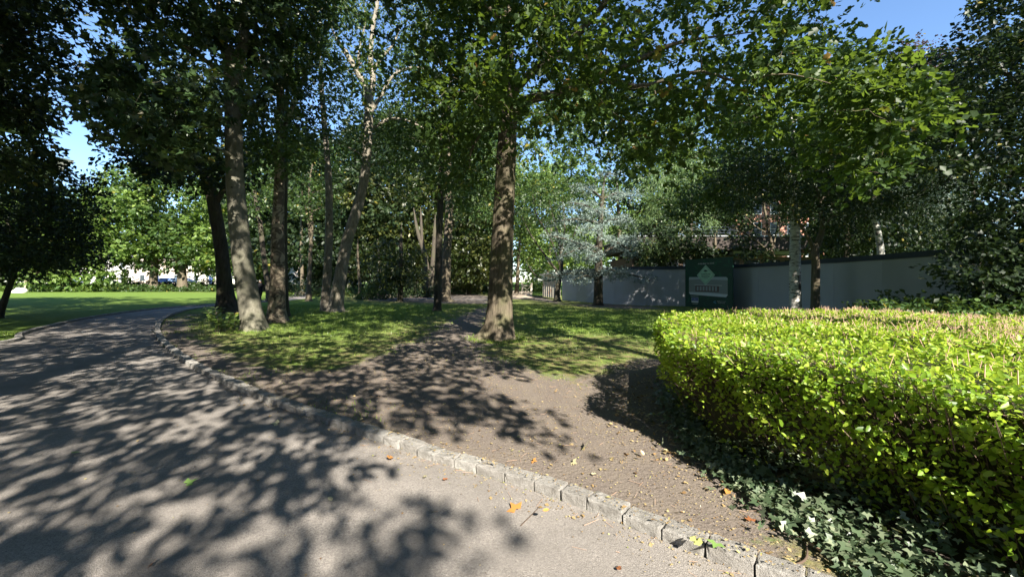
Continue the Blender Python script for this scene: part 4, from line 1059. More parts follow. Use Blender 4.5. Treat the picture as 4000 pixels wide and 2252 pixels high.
# leafy shoots at the foot of the pale tree
shoots = empty('leafy_shoots', (-9.35, 13.0, 0), 'low leafy green shoots at the left foot of the pale trunk', 'shoots')
sm = MB(); lp = []; la = []
for k in range(11):
    b0 = np.array([-9.35 + rng.normal(scale=.2), 13.0 + rng.normal(scale=.15), 0.0]); tip = b0 + [rng.normal(scale=.25), rng.normal(scale=.15) - .1, rng.uniform(.3, .8)]
    sm.tube([b0, (b0 + tip) / 2 + [.03, 0, .03], tip], [.009, .007, .003], 5)
    for t in np.linspace(.3, 1, 7):
        for s in (-1, 1):
            lp.append(b0 + (tip - b0) * t); la.append([s * rng.uniform(.5, 1), rng.normal(scale=.5), .2])
sm.build('stems', BM['tan'], shoots)
lp, la = np.array(lp), np.array(la)
link_mesh('leaves', leaf_mesh('leaves', lp, la, unit(rng.normal(scale=.4, size=la.shape) + [.1, -.5, 1]), rng.uniform(.10, .17, len(lp)), 'oval', rng.beta(2, 2, len(lp)), 1.4), LM['lime'], shoots)

# ------------------------------------------------------------------ grass blades
gx = rng.uniform(-16, 16, 420000); gy = 4.6 + rng.random(420000) ** 1.25 * 24
q = np.stack([gx, gy], 1)
ok = np.abs(gx) < 1.3 * gy
q = q[ok]
sf = soil_field(q) + 1.2 * (np.sin(q[:, 0] * 1.7 + 2 * np.sin(q[:, 1] * .9)) * .5 * np.sin(q[:, 1] * 2.1)) + rng.normal(scale=.35, size=len(q))
inpath = in_poly(q, path_poly)
ok = (sf < -.05) & ~inpath & (poly_sd(q, HB) < -.1) & (rng.random(len(q)) > dry_field(q) * (.55 + .45 * np.sin(q[:, 0] * 3.1 + 1.5 * np.sin(q[:, 1] * 2.2))))
q = q[ok][:90000]
K = len(q)
pos = np.hstack([q, np.zeros((K, 1))])
ax = unit(rng.normal(scale=.45, size=(K, 3)) * [1, 1, .2] + [0, 0, 1]); nr = unit(rng.normal(size=(K, 3)) * [1, 1, .2])
sz = rng.uniform(.03, .075, K) * (1 + .35 * (q[:, 1] > 12)) * np.where(rng.random(K) < .03, 1.7, 1)
gr = link_mesh('grass', leaf_mesh('grass', pos, ax, nr, sz, 'blade', np.clip(rng.beta(2, 2, K) * .95 + (rng.random(K) < .05) * .5, 0, 1), 1 + 1.0), LM['grass'])
tag(gr, 'short tufty grass growing round the oak and the left trees', kind='stuff')
# longer tufts round trunk feet
tt = []
for (cx, cy, r0, n) in [(-.4, 11.45, .62, 900), (-8.6, 13.4, .5, 300), (-9.3, 16, .4, 200)]:
    a = rng.uniform(0, 2 * np.pi, n); r = r0 + np.abs(rng.normal(scale=.16, size=n)); tt.append(np.stack([cx + np.cos(a) * r, cy + np.sin(a) * r, np.zeros(n)], 1))
pos = np.vstack(tt); K = len(pos)
tg = link_mesh('grass_tufts', leaf_mesh('grass_tufts', pos, unit(rng.normal(scale=.5, size=(K, 3)) * [1, 1, .2] + [0, 0, 1]), unit(rng.normal(size=(K, 3)) * [1, 1, .2]), rng.uniform(.06, .14, K), 'blade', rng.beta(2, 2, K), 1.2), LM['grass'])
tag(tg, 'longer grass tufts round the feet of the trunks', kind='stuff')

# ------------------------------------------------------------------ leaf litter
K = 60000
a = rng.uniform([-4, 2.1], [4, 9], (K, 2)); sfl = soil_field(a)
kd = seg_dist(a, KERB_R[::6])
pr = np.where(sfl > 0, .35, 0.12) + np.exp(-kd / .12) * 1.0 + .5 * np.exp(-np.abs(a[:, 0] - 1.65) / .25) * (a[:, 1] < 6)
pr = np.where(in_poly(a, path_poly) & (kd > .28), .012, pr)
a = a[(rng.random(K) < pr) & (a[:, 0] < 1.9)]; K = len(a)
kd = seg_dist(a, KERB_R[::6]); onpath = in_poly(a, path_poly)
pos = np.hstack([a, np.full((K, 1), .012)])
pos[(kd < .13) & ~onpath, 2] = .1
lt_ = link_mesh('leaf_litter', leaf_mesh('leaf_litter', pos, unit(rng.normal(size=(K, 3)) * [1, 1, .15]), unit(rng.normal(scale=.3, size=(K, 3)) + [0, 0, 1]), rng.uniform(.005, .022, K) * np.where(rng.random(K) < .07, 2.2, 1), 'simple', rng.beta(1.8, 1.4, K)), LM['litter'])
tag(lt_, 'dry leaf crumbs scattered on the soil and along the kerb', kind='stuff')
K = 1500
a = rng.uniform([-3, 2.1], [2, 8], (K, 2)); pr = np.where(soil_field(a) > 0, .35, .0) + np.exp(-seg_dist(a, KERB_R[::6]) / .15) * .8; a = a[rng.random(K) < pr]
a3 = np.hstack([a, np.full((len(a), 1), .012)]); b3 = a3 + unit(rng.normal(size=a3.shape) * [1, 1, .08]) * rng.uniform(.02, .12, len(a3))[:, None]; b3[:, 2] = np.maximum(b3[:, 2], .008)
tw = stick_mesh('twig_litter', a3, b3, rng.uniform(.001, .0022, len(a3)), twm, None)
tag(tw, 'fine broken twigs scattered over the soil', kind='stuff')

K = 2600
a = np.vstack([rng.uniform([.2, 3.6], [2.6, 7.6], (2600, 2)), rng.uniform([-3.5, 7.6], [4.2, 13], (1800, 2))])
hs = poly_sd(a, HB)
pr = np.where(a[:, 1] < 7.6, np.clip(1.05 - np.abs(hs + .3) / .5, .0, 1), .35) * np.clip(.55 + .8 * np.sin(a[:, 0] * 4.1 + 2 * np.sin(a[:, 1] * 2.3)) * np.sin(a[:, 1] * 3.3 + a[:, 0]), .05, 1)
a = a[(hs < .15) & ~in_poly(a, path_poly) & (rng.random(len(a)) < pr)]; K = len(a)
dl = link_mesh('dry_leaves', leaf_mesh('dry_leaves', np.hstack([a, rng.uniform(.012, .03, (K, 1))]), unit(rng.normal(size=(K, 3)) * [1, 1, .25]), unit(rng.normal(scale=.45, size=(K, 3)) + [0, 0, 1]), rng.uniform(.02, .06, K), 'oval', rng.beta(1.5, 2.2, K), 1.2), LM['litter'])
tag(dl, 'brown dry leaves lying in the hedge shadow and under the oak', kind='stuff')

def leafcol(name, c): return leaf_mat(name, [(0, tuple(x * .7 for x in c)), (1, c)], trans=c, tmix=.2)
FC = {'orange': leafcol('orange_leaf', (.55, .25, .07)), 'yellow': leafcol('yellow_leaf', (.58, .60, .20)), 'green': leafcol('green_leaf', (.22, .36, .10)), 'brown': leafcol('brown_leaf', (.30, .12, .05)), 'pale': leafcol('pale_leaf', (.55, .50, .30))}
for px, py, s, c, lb, z in [(1472, 1127, .13, 'yellow', 'large pale yellow leaf lying on the sunlit soil', 0), (1300, 1288, .10, 'orange', 'curled orange leaf on the asphalt against the kerb', 0), (1340, 1162, .055, 'orange', 'small orange leaf on the soil behind the kerb', 0),
        (1832, 1236, .10, 'orange', 'orange leaf at the edge of the hedge shadow', 0), (1890, 1316, .06, 'brown', 'narrow rust-red leaf on the soil near the hedge', 0), (467, 1222, .085, 'green', 'green leaf alone on the asphalt at left', 0),
        (385, 1420, .05, 'brown', 'brown leaf on the path near the bottom left', 0), (1127, 1208, .05, 'brown', 'small brown leaf standing against the kerb', 0), (988, 1153, .09, 'orange', 'orange leaf on the path at the kerb foot, farthest of the orange ones', 0),
        (1735, 1357, .09, 'yellow', 'yellow-green leaf resting on the kerb top', .10), (1803, 1371, .08, 'green', 'green leaf on the kerb top near the bottom', .10), (1068, 1200, .06, 'pale', 'pale leaf on the path beside the kerb', 0),
        (1560, 1430, .05, 'brown', 'reddish leaf on the asphalt at the bottom', 0), (1500, 1195, .05, 'pale', 'pale cupped leaf on the sunlit soil', 0), (1440, 1165, .07, 'pale', 'beige crumpled leaf on the sunlit soil', 0), (1365, 1290, .05, 'orange', 'small orange leaf just above the kerb', .1),
        (850, 1062, .1, 'pale', 'long pale dry leaf on the soil by the kerb', 0), (700, 1068, .08, 'pale', 'light leaf among the shadow dapples on soil', 0), (835, 1265, .07, 'pale', 'faded leaf in the shaded part of the path', 0), (200, 1140, .09, 'green', 'dull green leaf on the shaded path at far left', 0)]:
    g = G(px, py, z)
    base = np.array([[g[0], g[1], g[2] + .018]])
    axd = unit(np.array([[rng.normal(), rng.normal(), .12]])); 
    o = link_mesh('fallen_leaf', leaf_mesh('fallen_leaf', base, axd, np.array([[rng.normal(scale=.3), rng.normal(scale=.3) - .3, 1]]), np.array([s * .95]), random.choice(['star', 'lobed', 'oval', 'lobed']), np.array([.8]), 1.0), FC[c])
    tag(o, lb, 'leaf', 'fallen leaves on path and soil')
# sticks
def stick(label, pts, r, mat):
    p = smooth_line(np.array(pts), 14); mb = MB(); mb.tube(p, np.linspace(r, r * .5, 14), 7); o = mb.build('fallen_stick', mat, None, True); tag(o, label, 'stick', 'sticks on the soil'); return o
stick('curved brown stick lying bent on the soil near the hedge foot', [G(1985, 1430) + [0, 0, .012], G(2025, 1412) + [0, 0, .012], G(2030, 1380) + [0, 0, .015], G(2018, 1352) + [0, 0, .012]], .008, twd)
stick('long pale stick reaching from the hedge foot to the corner', [G(2035, 1372) + [0, 0, .02], G(2080, 1400) + [0, 0, .02], G(2150, 1430) + [0, 0, .02], G(2200, 1444) + [0, 0, .015]], .009, twm)
stick('thin forked twig on the path below the kerb', [G(1310, 1325) + [0, 0, .01], G(1345, 1290) + [0, 0, .01], G(1360, 1275) + [0, 0, .012]], .003, twd)

# ------------------------------------------------------------------ wall
WL = np.array([(4.45, 36.0), (6.3, 31.2), (8.4, 28.0), (11.3, 26.7), (13.1, 24.4), (13.9, 20.5), (13.9, 16), (13.6, 12.7), (13.2, 8)])
WLs = resample(smooth_line(WL, 120), 0.05)
L = np.concatenate([[0], np.cumsum(np.linalg.norm(np.diff(WLs, axis=0), axis=1))])
wall_m = plain('grey_render', (0.46, 0.47, 0.50), .85, .10, 1.2, .2, bmp=.15)
cap_m = plain('navy_coping', (0.03, 0.045, 0.07), .6, .15, 2, .4)
wall = empty('boundary_wall', (WL[0][0], WL[0][1], 0), 'long grey rendered wall with a dark navy coping behind the right lawn', 'wall')
def strip(line, z0, z1, th):
    T = np.gradient(line, axis=0); T /= np.linalg.norm(T, axis=1)[:, None]; Nn = np.stack([-T[:, 1], T[:, 0]], 1)
    n = len(line); V = []
    for z in (z0, z1):
        for s in (-.5, .5): V += [(p[0] + q[0] * th * s, p[1] + q[1] * th * s, z) for p, q in zip(line, Nn)]
    f = []
    for i in range(n - 1):
        f += [(i, i + 1, 2 * n + i + 1, 2 * n + i), (n + i + 1, n + i, 3 * n + i, 3 * n + i + 1), (2 * n + i, 2 * n + i + 1, 3 * n + i + 1, 3 * n + i), (i + 1, i, n + i, n + i + 1)]
    f += [(0, 2 * n, 3 * n, n), (n - 1, 2 * n - 1, 4 * n - 1, 3 * n - 1)]
    return V, f
s0 = 0; Lt = L[-1]; pw = 2.44
wm = [plain('grey_render_panel', tuple(c * k for c in (0.46, 0.47, 0.50)), .85, .10, 1.2, .2, bmp=.15) for k in (1, .93, 1.06)]
def wall_h(s): return 2.50 + 0.012 * s
k = 0
while s0 < Lt - .1:
    s1 = min(s0 + pw, Lt)
    ss = np.linspace(s0 + .005, s1 - .005, 7); ln = np.stack([np.interp(ss, L, WLs[:, 0]), np.interp(ss, L, WLs[:, 1])], 1)
    mb = MB(); v, f = strip(ln, -.1, 2.42, .12); mb.add(v, f); mb.build('wall_panel', wm[k % 3], wall)
    s0 = s1; k += 1
ss = np.linspace(0, Lt, 70); ln = np.stack([np.interp(ss, L, WLs[:, 0]), np.interp(ss, L, WLs[:, 1])], 1)
mb = MB(); v, f = strip(ln, 2.423, 2.62, .22); mb.add(v, f); mb.build('coping', cap_m, wall)

# hoarding with painted corrugated sheets
def hoard_mat():
    m, nt, out = nodes_of('painted_sheet')
    v = objco(nt); vs = objco(nt, (1, 1, .5))
    a = noise(nt, 1.1, 3, vs, .5, 2.5); b = noise(nt, 2.4, 3, v, .5, 1.5)
    c = ramp(nt, a, [(.30, (.22, .26, .27)), (.42, (.50, .46, .38)), (.55, (.55, .50, .43)), (.64, (.42, .22, .12)), (.70, (.5, .46, .4))])
    c = mixc(nt, ramp(nt, b, [(.60, (0, 0, 0)), (.63, (1, 1, 1))]), c, (.12, .17, .20))
    principled(nt, out, c, .6, None, .4)
    return m
hoard = empty('painted_hoarding', (4.3, 36.2, 0), 'corrugated hoarding with faded painted patterns beyond the grey wall', 'hoarding')
hm = hoard_mat(); HLn = resample(np.array([(4.3, 36.4), (3.35, 44.0), (3.7, 48.0)]), .08)
for i0 in range(0, len(HLn) - 12, 12):
    seg = HLn[i0:i0 + 12].copy(); seg[:, 0] += .035 * np.where((np.arange(12) // 2) % 2, 1, -1)
    mb = MB(); v, f = strip(seg, .05, 2.25 + .02 * (i0 % 24), .02); mb.add(v, f); mb.build('sheet', hm, hoard)
mb = MB(); v, f = strip(HLn[::6], 2.30, 2.42, .9); mb.add(v, f); mb.build('canopy', plain('white_board', (.6, .58, .55), .6), hoard)

# gate of pale posts by the sandy path
wood = plain('weathered_wood', (.34, .29, .22), .85, .25, 5); whitew = plain('pale_wood', (.50, .45, .36), .6, .06, 3)
gate = empty('timber_gate', P(1318, 736, 56) * [1, 1, 0], 'low pale timber gate with posts and crossed rails by the sandy path', 'gate')
gx0 = P(1314, 720, 52)[0]
for dx in (0, 1.15): mb = MB(); mb.box((gx0 + dx, 52, .68), (.22, .22, 1.36)); mb.box((gx0 + dx, 52, 1.40), (.28, .28, .08)); mb.build('post', whitew, gate)
mb = MB(); mb.box((gx0 + .575, 52, 1.1), (.92, .08, .1)); mb.build('rail', whitew, gate)
for s in (-1, 1):
    mb = MB(); mb.tube([(gx0 + .575 - .45, 52 + .05 * s, .55 - .42 * s), (gx0 + .575 + .45, 52 + .05 * s, .55 + .42 * s)], [.04, .04], 6); mb.build('brace', whitew, gate)
fence = empty('rustic_fence', (-12, 56, 0), 'low rustic fence of posts and crossed rails in the deep shade', 'fence')
fx = np.arange(-17.5, -2.5, 1.9)
for i, x in enumerate(fx):
    mb = MB(); mb.tube([(x, 55, -.1), (x, 55, 1.15)], [.07, .06], 7); mb.build('post', wood, fence)
    if i < len(fx) - 1:
        mb = MB(); mb.tube([(x + .07, 55, 1.0), (x + 1.83, 55, 1.02)], [.05, .045], 6); mb.build('rail', wood, fence)
        for s in (-1, 1): mb = MB(); mb.tube([(x + .08, 55 + .05 * s, .5 - .38 * s), (x + 1.82, 55 + .05 * s, .5 + .38 * s)], [.035, .035], 6); mb.build('brace', wood, fence)

# ------------------------------------------------------------------ sign board
A3 = G(1724, 771); B3 = G(1843, 779.5)
A = A3[:2]; B = B3[:2]; W = float(np.linalg.norm(B - A)); ang = math.atan2(*(B - A)[::-1])
SH = 3.02
sign = empty('sign_board', (A[0], A[1], 0), 'dark green leasing sign board with a pale diamond emblem and building picture', 'sign', rz=ang)
def s_mat(name, c): return plain(name, c, .5, .05, 3, .35)
sg = s_mat('sign_green', (.012, .062, .040))
def local(name, mb, mats, smooth=False):
    me = bpy.data.meshes.new(name); me.from_pydata(mb.v, [], mb.f)
    for m in (mats if isinstance(mats, list) else [mats]): me.materials.append(m)
    if any(mb.mi): me.polygons.foreach_set('material_index', mb.mi)
    o = bpy.data.objects.new(name, me); COL.objects.link(o); o.parent = sign; return o
mb = MB(); mb.box((W / 2, .03, SH / 2), (W, .06, SH)); local('board', mb, sg)
for x in (.25, W - .25): mb = MB(); mb.box((x, .10, SH / 2 - .1), (.08, .08, SH - .2)); local('post', mb, s_mat('sign_post', (.08, .08, .08)))
def flat(name, pts, mat, d):
    mb = MB(); n = len(pts); mb.add([(x * W, -d, z * SH) for x, z in pts], [tuple(range(n))]); o = local(name, mb, mat)
    if o.data.polygons[0].normal.y > 0: o.data.flip_normals()
    return o
# printed leaves: one flat print part
mb = MB(); r = random.Random(5)
for k in range(75):
    x, z = r.uniform(.04, .96), r.uniform(.03, .97)
    if .10 < x < .90 and .28 < z < .86 and r.random() < .5: continue
    a = r.uniform(0, 6.28); ln = r.uniform(.08, .17); w = ln * .13
    p = [(0, 0), (.35 * ln, w), (ln, 0), (.35 * ln, -w)]
    q = [(min(W - .01, max(.01, x * W + (u * math.cos(a) - v * math.sin(a)) * W * .9)), -.004 - .0001 * k, min(SH - .01, max(.01, z * SH + (u * math.sin(a) + v * math.cos(a)) * W * .9))) for u, v in p]
    mb.add(q, [(0, 1, 2, 3)])
tag(local('leaf_print', mb, s_mat('sign_leaf', (.014, .105, .052))), kind='stuff')
pic = s_mat('picture_grey', (.27, .31, .30))
flat('picture', [(.09, .29), (.12, .27), (.88, .245), (.91, .27), (.91, .60), (.88, .625), (.10, .63), (.09, .60)], pic, .014)
flat('picture_lawn', [(.09, .315), (.12, .265), (.88, .235), (.91, .28), (.91, .29), (.5, .315)], s_mat('picture_white', (.62, .68, .70)), .018)
flat('picture_sky', [(.09, .57), (.35, .585), (.91, .56), (.91, .60), (.88, .622), (.10, .628)], s_mat('picture_sky', (.45, .52, .54)), .018)
flat('picture_house', [(.24, .33), (.74, .33), (.74, .455), (.24, .455)], s_mat('picture_brick', (.13, .08, .07)), .020)
flat('picture_roof', [(.22, .455), (.80, .445), (.80, .465), (.22, .475)], s_mat('picture_roof', (.48, .5, .5)), .022)
mb = MB()
for i in range(7):
    x = .27 + i * .065
    mb.add([((x + a) * W, -.024, b * SH) for a, b in ((0, .35), (.045, .35), (.045, .435), (0, .435))], [(0, 1, 2, 3)])
local('picture_windows', mb, s_mat('picture_window', (.34, .38, .38)))
mint = s_mat('diamond_mint', (.42, .68, .50)); dk = s_mat('sign_dark', (.015, .055, .04))
dc = (.47, .665)
def dia(rx, rz, mat, d, nm): return flat(nm, [(dc[0] - rx, dc[1]), (dc[0], dc[1] - rz), (dc[0] + rx, dc[1]), (dc[0], dc[1] + rz)], mat, d)
dia(.195, .205, mint, .028, 'diamond'); dia(.168, .177, dk, .031, 'diamond_line'); dia(.163, .172, mint, .034, 'diamond_field')
flat('leaf_emblem', [(.42, .752), (.45, .768), (.48, .768), (.51, .752), (.55, .757), (.51, .745), (.48, .735), (.45, .737)], dk, .038)
white = s_mat('sign_white', (.62, .68, .66))
def text(s, x, z, size, mat, d=.04, nm='lettering'):
    c = bpy.data.curves.new(nm, 'FONT'); c.body = s; c.size = size; c.align_x = 'CENTER'; c.align_y = 'CENTER'; c.extrude = .002
    o = bpy.data.objects.new(nm, c); COL.objects.link(o); o.parent = sign
    bpy.context.view_layer.update(); me = bpy.data.meshes.new_from_object(o.evaluated_get(bpy.context.evaluated_depsgraph_get())); bpy.data.objects.remove(o)
    o = bpy.data.objects.new(nm, me); COL.objects.link(o); o.parent = sign; me.materials.clear(); me.materials.append(mat)
    o.location = (x * W, -d, z * SH); o.rotation_euler = (math.pi / 2, 0, 0); return o
text('AVAILABLE TO LEASE', .47, .895, .125, white, .012)
text('THE', .47, .715, .06, dk); text('TEAROOMS', .47, .68, .135, dk); text('BUILDING', .47, .635, .135, dk); text('HERBERT PARK', .47, .60, .05, dk)
flat('logo_panel', [(.15, .10), (.305, .10), (.305, .205), (.15, .205)], white, .012); flat('logo_field', [(.157, .135), (.298, .135), (.298, .199), (.157, .199)], s_mat('logo_blue', (.02, .06, .28)), .016)
text('Colliers', .2275, .166, .12, white, .020)
flat('line_print', [(.13, .225), (.31, .225), (.31, .232), (.13, .232)], white, .012); flat('line_print', [(.17, .072), (.29, .072), (.29, .079), (.17, .079)], white, .012)
lb_ = s_mat('logo_sky', (.10, .35, .5))
for x, z in ((.64, .13), (.665, .15), (.67, .115)): flat('logo_mark', [(x, z - .012), (x + .018, z), (x, z + .012), (x - .018, z)], lb_, .014)
text('DUBLIN CITY COUNCIL', .79, .150, .055, white, .014); text('Comhairle Cathrach', .79, .122, .055, white, .014)

# ------------------------------------------------------------------ tearoom building behind the wall
tb = empty('tearoom_building', (17, 36, 0), 'low flat-roofed pavilion with a dark fascia behind the wall and sign', 'building')
brn = plain('brown_brick', (.12, .085, .065), .85, .25, 6); glass = plain('window_glass', (.03, .04, .05), .15, .1, 2, .8); wht = plain('white_fascia', (.62, .62, .62), .6, .05, 2)
yB = 36.0; x0, x1 = P(1590, 600, yB)[0], P(2090, 600, yB)[0]
mb = MB(); mb.box(((x0 + x1) / 2, yB + 4, 1.9), (x1 - x0, 8, 3.8)); mb.build('wall', brn, tb)
mb = MB(); mb.box(((x0 + x1) / 2, yB + 3.5, 4.85), (x1 - x0 + 1.2, 9.8, 1.1)); mb.build('fascia', plain('fascia_brown', (.045, .035, .03), .7, .2, 3), tb)
mb = MB(); mb.box(((x0 + x1) / 2, yB + 3.5, 5.46), (x1 - x0 + 1.4, 10.0, .1)); mb.build('roof', plain('roof_grey', (.3, .31, .32), .8), tb)
mb = MB(); mb.box(((x0 + x1) / 2 + 2.6, yB - .3, 4.12), (5.5, .6, .28)); mb.build('canopy', plain('grey_fascia', (.36, .38, .40), .6, .05, 2), tb)
for i in range(9):
    xa = x0 + .9 + i * (x1 - x0 - 1.4) / 9
    mb = MB(); mb.box((xa + .7, yB - .02, 2.35), (1.35, .06, 2.3)); o = mb.build('window', glass, tb)
for zz_ in (5.75, 6.0, 6.25):
    mb = MB(); mb.box(((x0 + x1) / 2, yB - 1.2, zz_), (x1 - x0, .03, .03)); mb.build('roof_rail', cap_m, tb)
for i in range(12):
    mb = MB(); mb.box((x0 + i * (x1 - x0) / 11, yB - 1.2, 5.9), (.04, .04, .75)); mb.build('rail_post', cap_m, tb)

# red brick house beyond
def brick_mat():
    m, nt, out = nodes_of('red_brick')
    g = nt.nodes.new('ShaderNodeNewGeometry'); sx = nt.nodes.new('ShaderNodeSeparateXYZ'); cb = nt.nodes.new('ShaderNodeCombineXYZ')
    nt.links.new(g.outputs['Position'], sx.inputs[0]); nt.links.new(sx.outputs[0], cb.inputs[0]); nt.links.new(sx.outputs[2], cb.inputs[1])
    b = nt.nodes.new('ShaderNodeTexBrick'); nt.links.new(cb.outputs[0], b.inputs['Vector'])
    b.inputs['Scale'].default_value = 2.2; b.inputs['Color1'].default_value = (.42, .17, .11, 1); b.inputs['Color2'].default_value = (.34, .13, .09, 1); b.inputs['Mortar'].default_value = (.45, .35, .3, 1); b.inputs['Mortar Size'].default_value = .02
    principled(nt, out, b.outputs['Color'], .85, None, .2)
    return m
rb = empty('brick_house', (36, 60, 0), 'tall red brick house with white sash windows glimpsed through the trees', 'house')
bm_ = brick_mat(); yH = 60.0; hx0, hx1 = P(1850, 500, yH)[0], P(2075, 500, yH)[0]
mb = MB(); mb.box(((hx0 + hx1) / 2, yH + 5, 7.2), (hx1 - hx0, 10, 14.4)); mb.build('wall', bm_, rb)
mb = MB(); mb.add([(hx0 - .3, yH - .3, 14.4), (hx1 + .3, yH - .3, 14.4), (hx1 + .3, yH + 10.3, 14.4), (hx0 - .3, yH + 10.3, 14.4), (hx0 + 2, yH + 5, 17.5), (hx1 - 2, yH + 5, 17.5)], [(0, 1, 5, 4), (1, 2, 5), (2, 3, 4, 5), (3, 0, 4), (3, 2, 1, 0)]); rf = mb.build('roof', plain('slate', (.10, .10, .12), .7), rb)
mb = MB(); mb.box((hx0 + 3, yH + 5, 17.6), (1.2, 1.0, 2.4)); mb.build('chimney', bm_, rf)
for px in (1905, 1948, 1990, 2035):
    for zc in (3.0, 6.2, 9.3, 12.4):
        xw = P(px, 500, yH)[0]
        mb = MB(); mb.box((xw, yH - .03, zc), (1.25, .06, 1.9)); wv = mb.build('window', wht, rb)
        mb = MB(); mb.box((xw, yH - .07, zc + .43), (1.05, .03, .78)); mb.box((xw, yH - .07, zc - .43), (1.05, .03, .78)); mb.build('pane', glass, wv)

# pale terrace beyond the street on the left
street_m = plain('street_tarmac', (.07, .07, .075), .9)
mb = MB(); mb.box((-55, 97, 0.955), (150, 9, .11)); so = mb.build('street', street_m); tag(so, 'street beyond the park border', kind='structure')
cream = [plain('cream_render', c, .8, .06) for c in ((.55, .52, .46), (.56, .53, .50), (.48, .40, .34))]
doorm = plain('door_blue', (.05, .09, .2), .4)
desc = ['cream terraced house behind the dark tree at the far left', 'off-white terraced house glimpsed under the lime-green crown', 'pinkish terraced house behind the thick brown trunk', 'cream terraced house behind the forked far trunk', 'off-white terraced house behind the pale trunk', 'pinkish terraced house left of the far path end']
for i, d in enumerate(desc):
    xa = -128 + i * 14.2; yb = 108; gz = 1.0
    hs = empty('terraced_house', (xa, yb, gz), d, 'house', 'pale terraced houses across the street')
    mb = MB(); mb.box((xa + 7, yb + 5, gz + 3.4), (14.0, 10, 6.8)); mb.build('wall', cream[i % 3], hs)
    mb = MB(); mb.add([(xa, yb - .3, gz + 6.8), (xa + 14, yb - .3, gz + 6.8), (xa + 14, yb + 10.3, gz + 6.8), (xa, yb + 10.3, gz + 6.8), (xa, yb + 5, gz + 9.6), (xa + 14, yb + 5, gz + 9.6)], [(0, 1, 5, 4), (1, 2, 5), (2, 3, 4, 5), (3, 0, 4)]); mb.build('roof', plain('slate', (.12, .12, .14), .7), hs)
    for k, xw in enumerate((2.2, 6.0, 11.2)):
        for zc in (1.6, 4.9):
            if k == 1 and zc < 2:
                mb = MB(); mb.box((xa + xw, yb - .04, gz + 1.1), (1.0, .08, 2.2)); mb.build('door', doorm, hs); continue
            mb = MB(); mb.box((xa + xw, yb - .04, gz + zc), (1.4, .08, 1.7)); w_o = mb.build('window', wht, hs)
            mb = MB(); mb.box((xa + xw, yb - .09, gz + zc), (1.2, .03, 1.5)); mb.build('pane', glass, w_o)

# cars
def car(label, X, Y, z, col, van=False):
    root = empty('parked_car' if not van else 'parked_van', (X, Y, z), label, 'car' if not van else 'van', 'vehicles parked in the street')
    paint = plain('car_paint', col, .25, .03, 2, .6); black = plain('tyre_rubber', (.02, .02, .02), .9); chrome = plain('rim_metal', (.5, .5, .5), .3, .05, 3, .5, .9)
    if van: prof = [(-2.5, .35), (2.5, .35), (2.55, .9), (2.1, 1.15), (1.7, 2.0), (1.4, 2.15), (-2.4, 2.15), (-2.5, 1.9)]; win = [[(1.05, 1.2), (1.95, 1.2), (1.62, 1.9), (1.05, 1.9)]]
    else: prof = [(-2.1, .35), (2.1, .35), (2.15, .75), (1.9, .9), (1.0, 1.0), (.45, 1.45), (-1.1, 1.48), (-1.85, 1.0), (-2.12, .95)]; win = [[(-.05, 1.02), (.85, 1.02), (.40, 1.38), (-.05, 1.38)], [(-1.5, 1.02), (-.12, 1.02), (-.12, 1.40), (-1.05, 1.40)]]
    hw = .88
    bm = bmesh.new()
    vs = [bm.verts.new((x, -hw * (1 if zz < 1.02 else .86), zz)) for x, zz in prof]; ve = [bm.verts.new((x, hw * (1 if zz < 1.02 else .86), zz)) for x, zz in prof]
    bm.faces.new(vs); bm.faces.new(ve[::-1]); n = len(prof)
    for i in range(n): bm.faces.new((vs[(i + 1) % n], vs[i], ve[i], ve[(i + 1) % n]))
    bmesh.ops.bevel(bm, geom=bm.edges[:], offset=.06, segments=2, affect='EDGES')
    bmesh.ops.recalc_face_normals(bm, faces=bm.faces[:])
    me = bpy.data.meshes.new('body'); bm.to_mesh(me); bm.free(); me.materials.append(paint)
    for p in me.polygons: p.use_smooth = True
    def ch(nm, me, loc=(0, 0, 0), par=root):
        o = bpy.data.objects.new(nm, me); COL.objects.link(o); o.parent = par; o.location = loc; return o
    ch('body', me)
    for w in win:
        for s in (-1, 1):
            mb = MB(); y = s * (hw * .94); mb.add([(x, s * (hw * (1.0 - .14 * (zz - 1.0) / .4) + .012) if not van else s * (hw * .86 + .02 + .08 * (1.9 - zz)), zz) for x, zz in w], [(0, 1, 2, 3) if s < 0 else (3, 2, 1, 0)])
            m_ = bpy.data.meshes.new('window'); m_.from_pydata(mb.v, [], mb.f); m_.materials.append(glass); ch('window', m_)
    for xw in (-1.35, 1.35):
        for s in (-1, 1):
            mb = MB(); mb.tube([(0, -.1, 0), (0, .1, 0)], [.32, .32], 16); m_ = bpy.data.meshes.new('wheel'); m_.from_pydata(mb.v, [], mb.f); m_.materials.append(black); wv = ch('wheel', m_, (xw, s * (hw - .06), .32))
            mb = MB(); mb.tube([(0, s * .02, 0), (0, s * .115, 0)], [.2, .19], 12); m_ = bpy.data.meshes.new('rim'); m_.from_pydata(mb.v, [], mb.f); m_.materials.append(chrome); ch('rim', m_, (0, 0, 0), wv)
    for s in (-1, 1):
        mb = MB(); mb.box((2.1, s * .62, .72), (.12, .3, .14)); m_ = bpy.data.meshes.new('headlight'); m_.from_pydata(mb.v, [], mb.f); m_.materials.append(wht); ch('headlight', m_)
    return root
for px, c, v, lb in [(700, (.35, .48, .62), False, 'light blue car glimpsed just left of the dark shaded trunk'), (655, (.10, .20, .50), False, 'deep blue car behind the forked far trunk'), (228, (.65, .72, .80), True, 'white van glimpsed left of the twisting orange trunk'), (560, (.55, .60, .66), False, 'silver car between two thick brown trunks')]:
    Yc = 96; car(lb, ((px / 1.553 if px > 600 else px / 1.2) - CX) / F * Yc, Yc, 1.01, c, v)

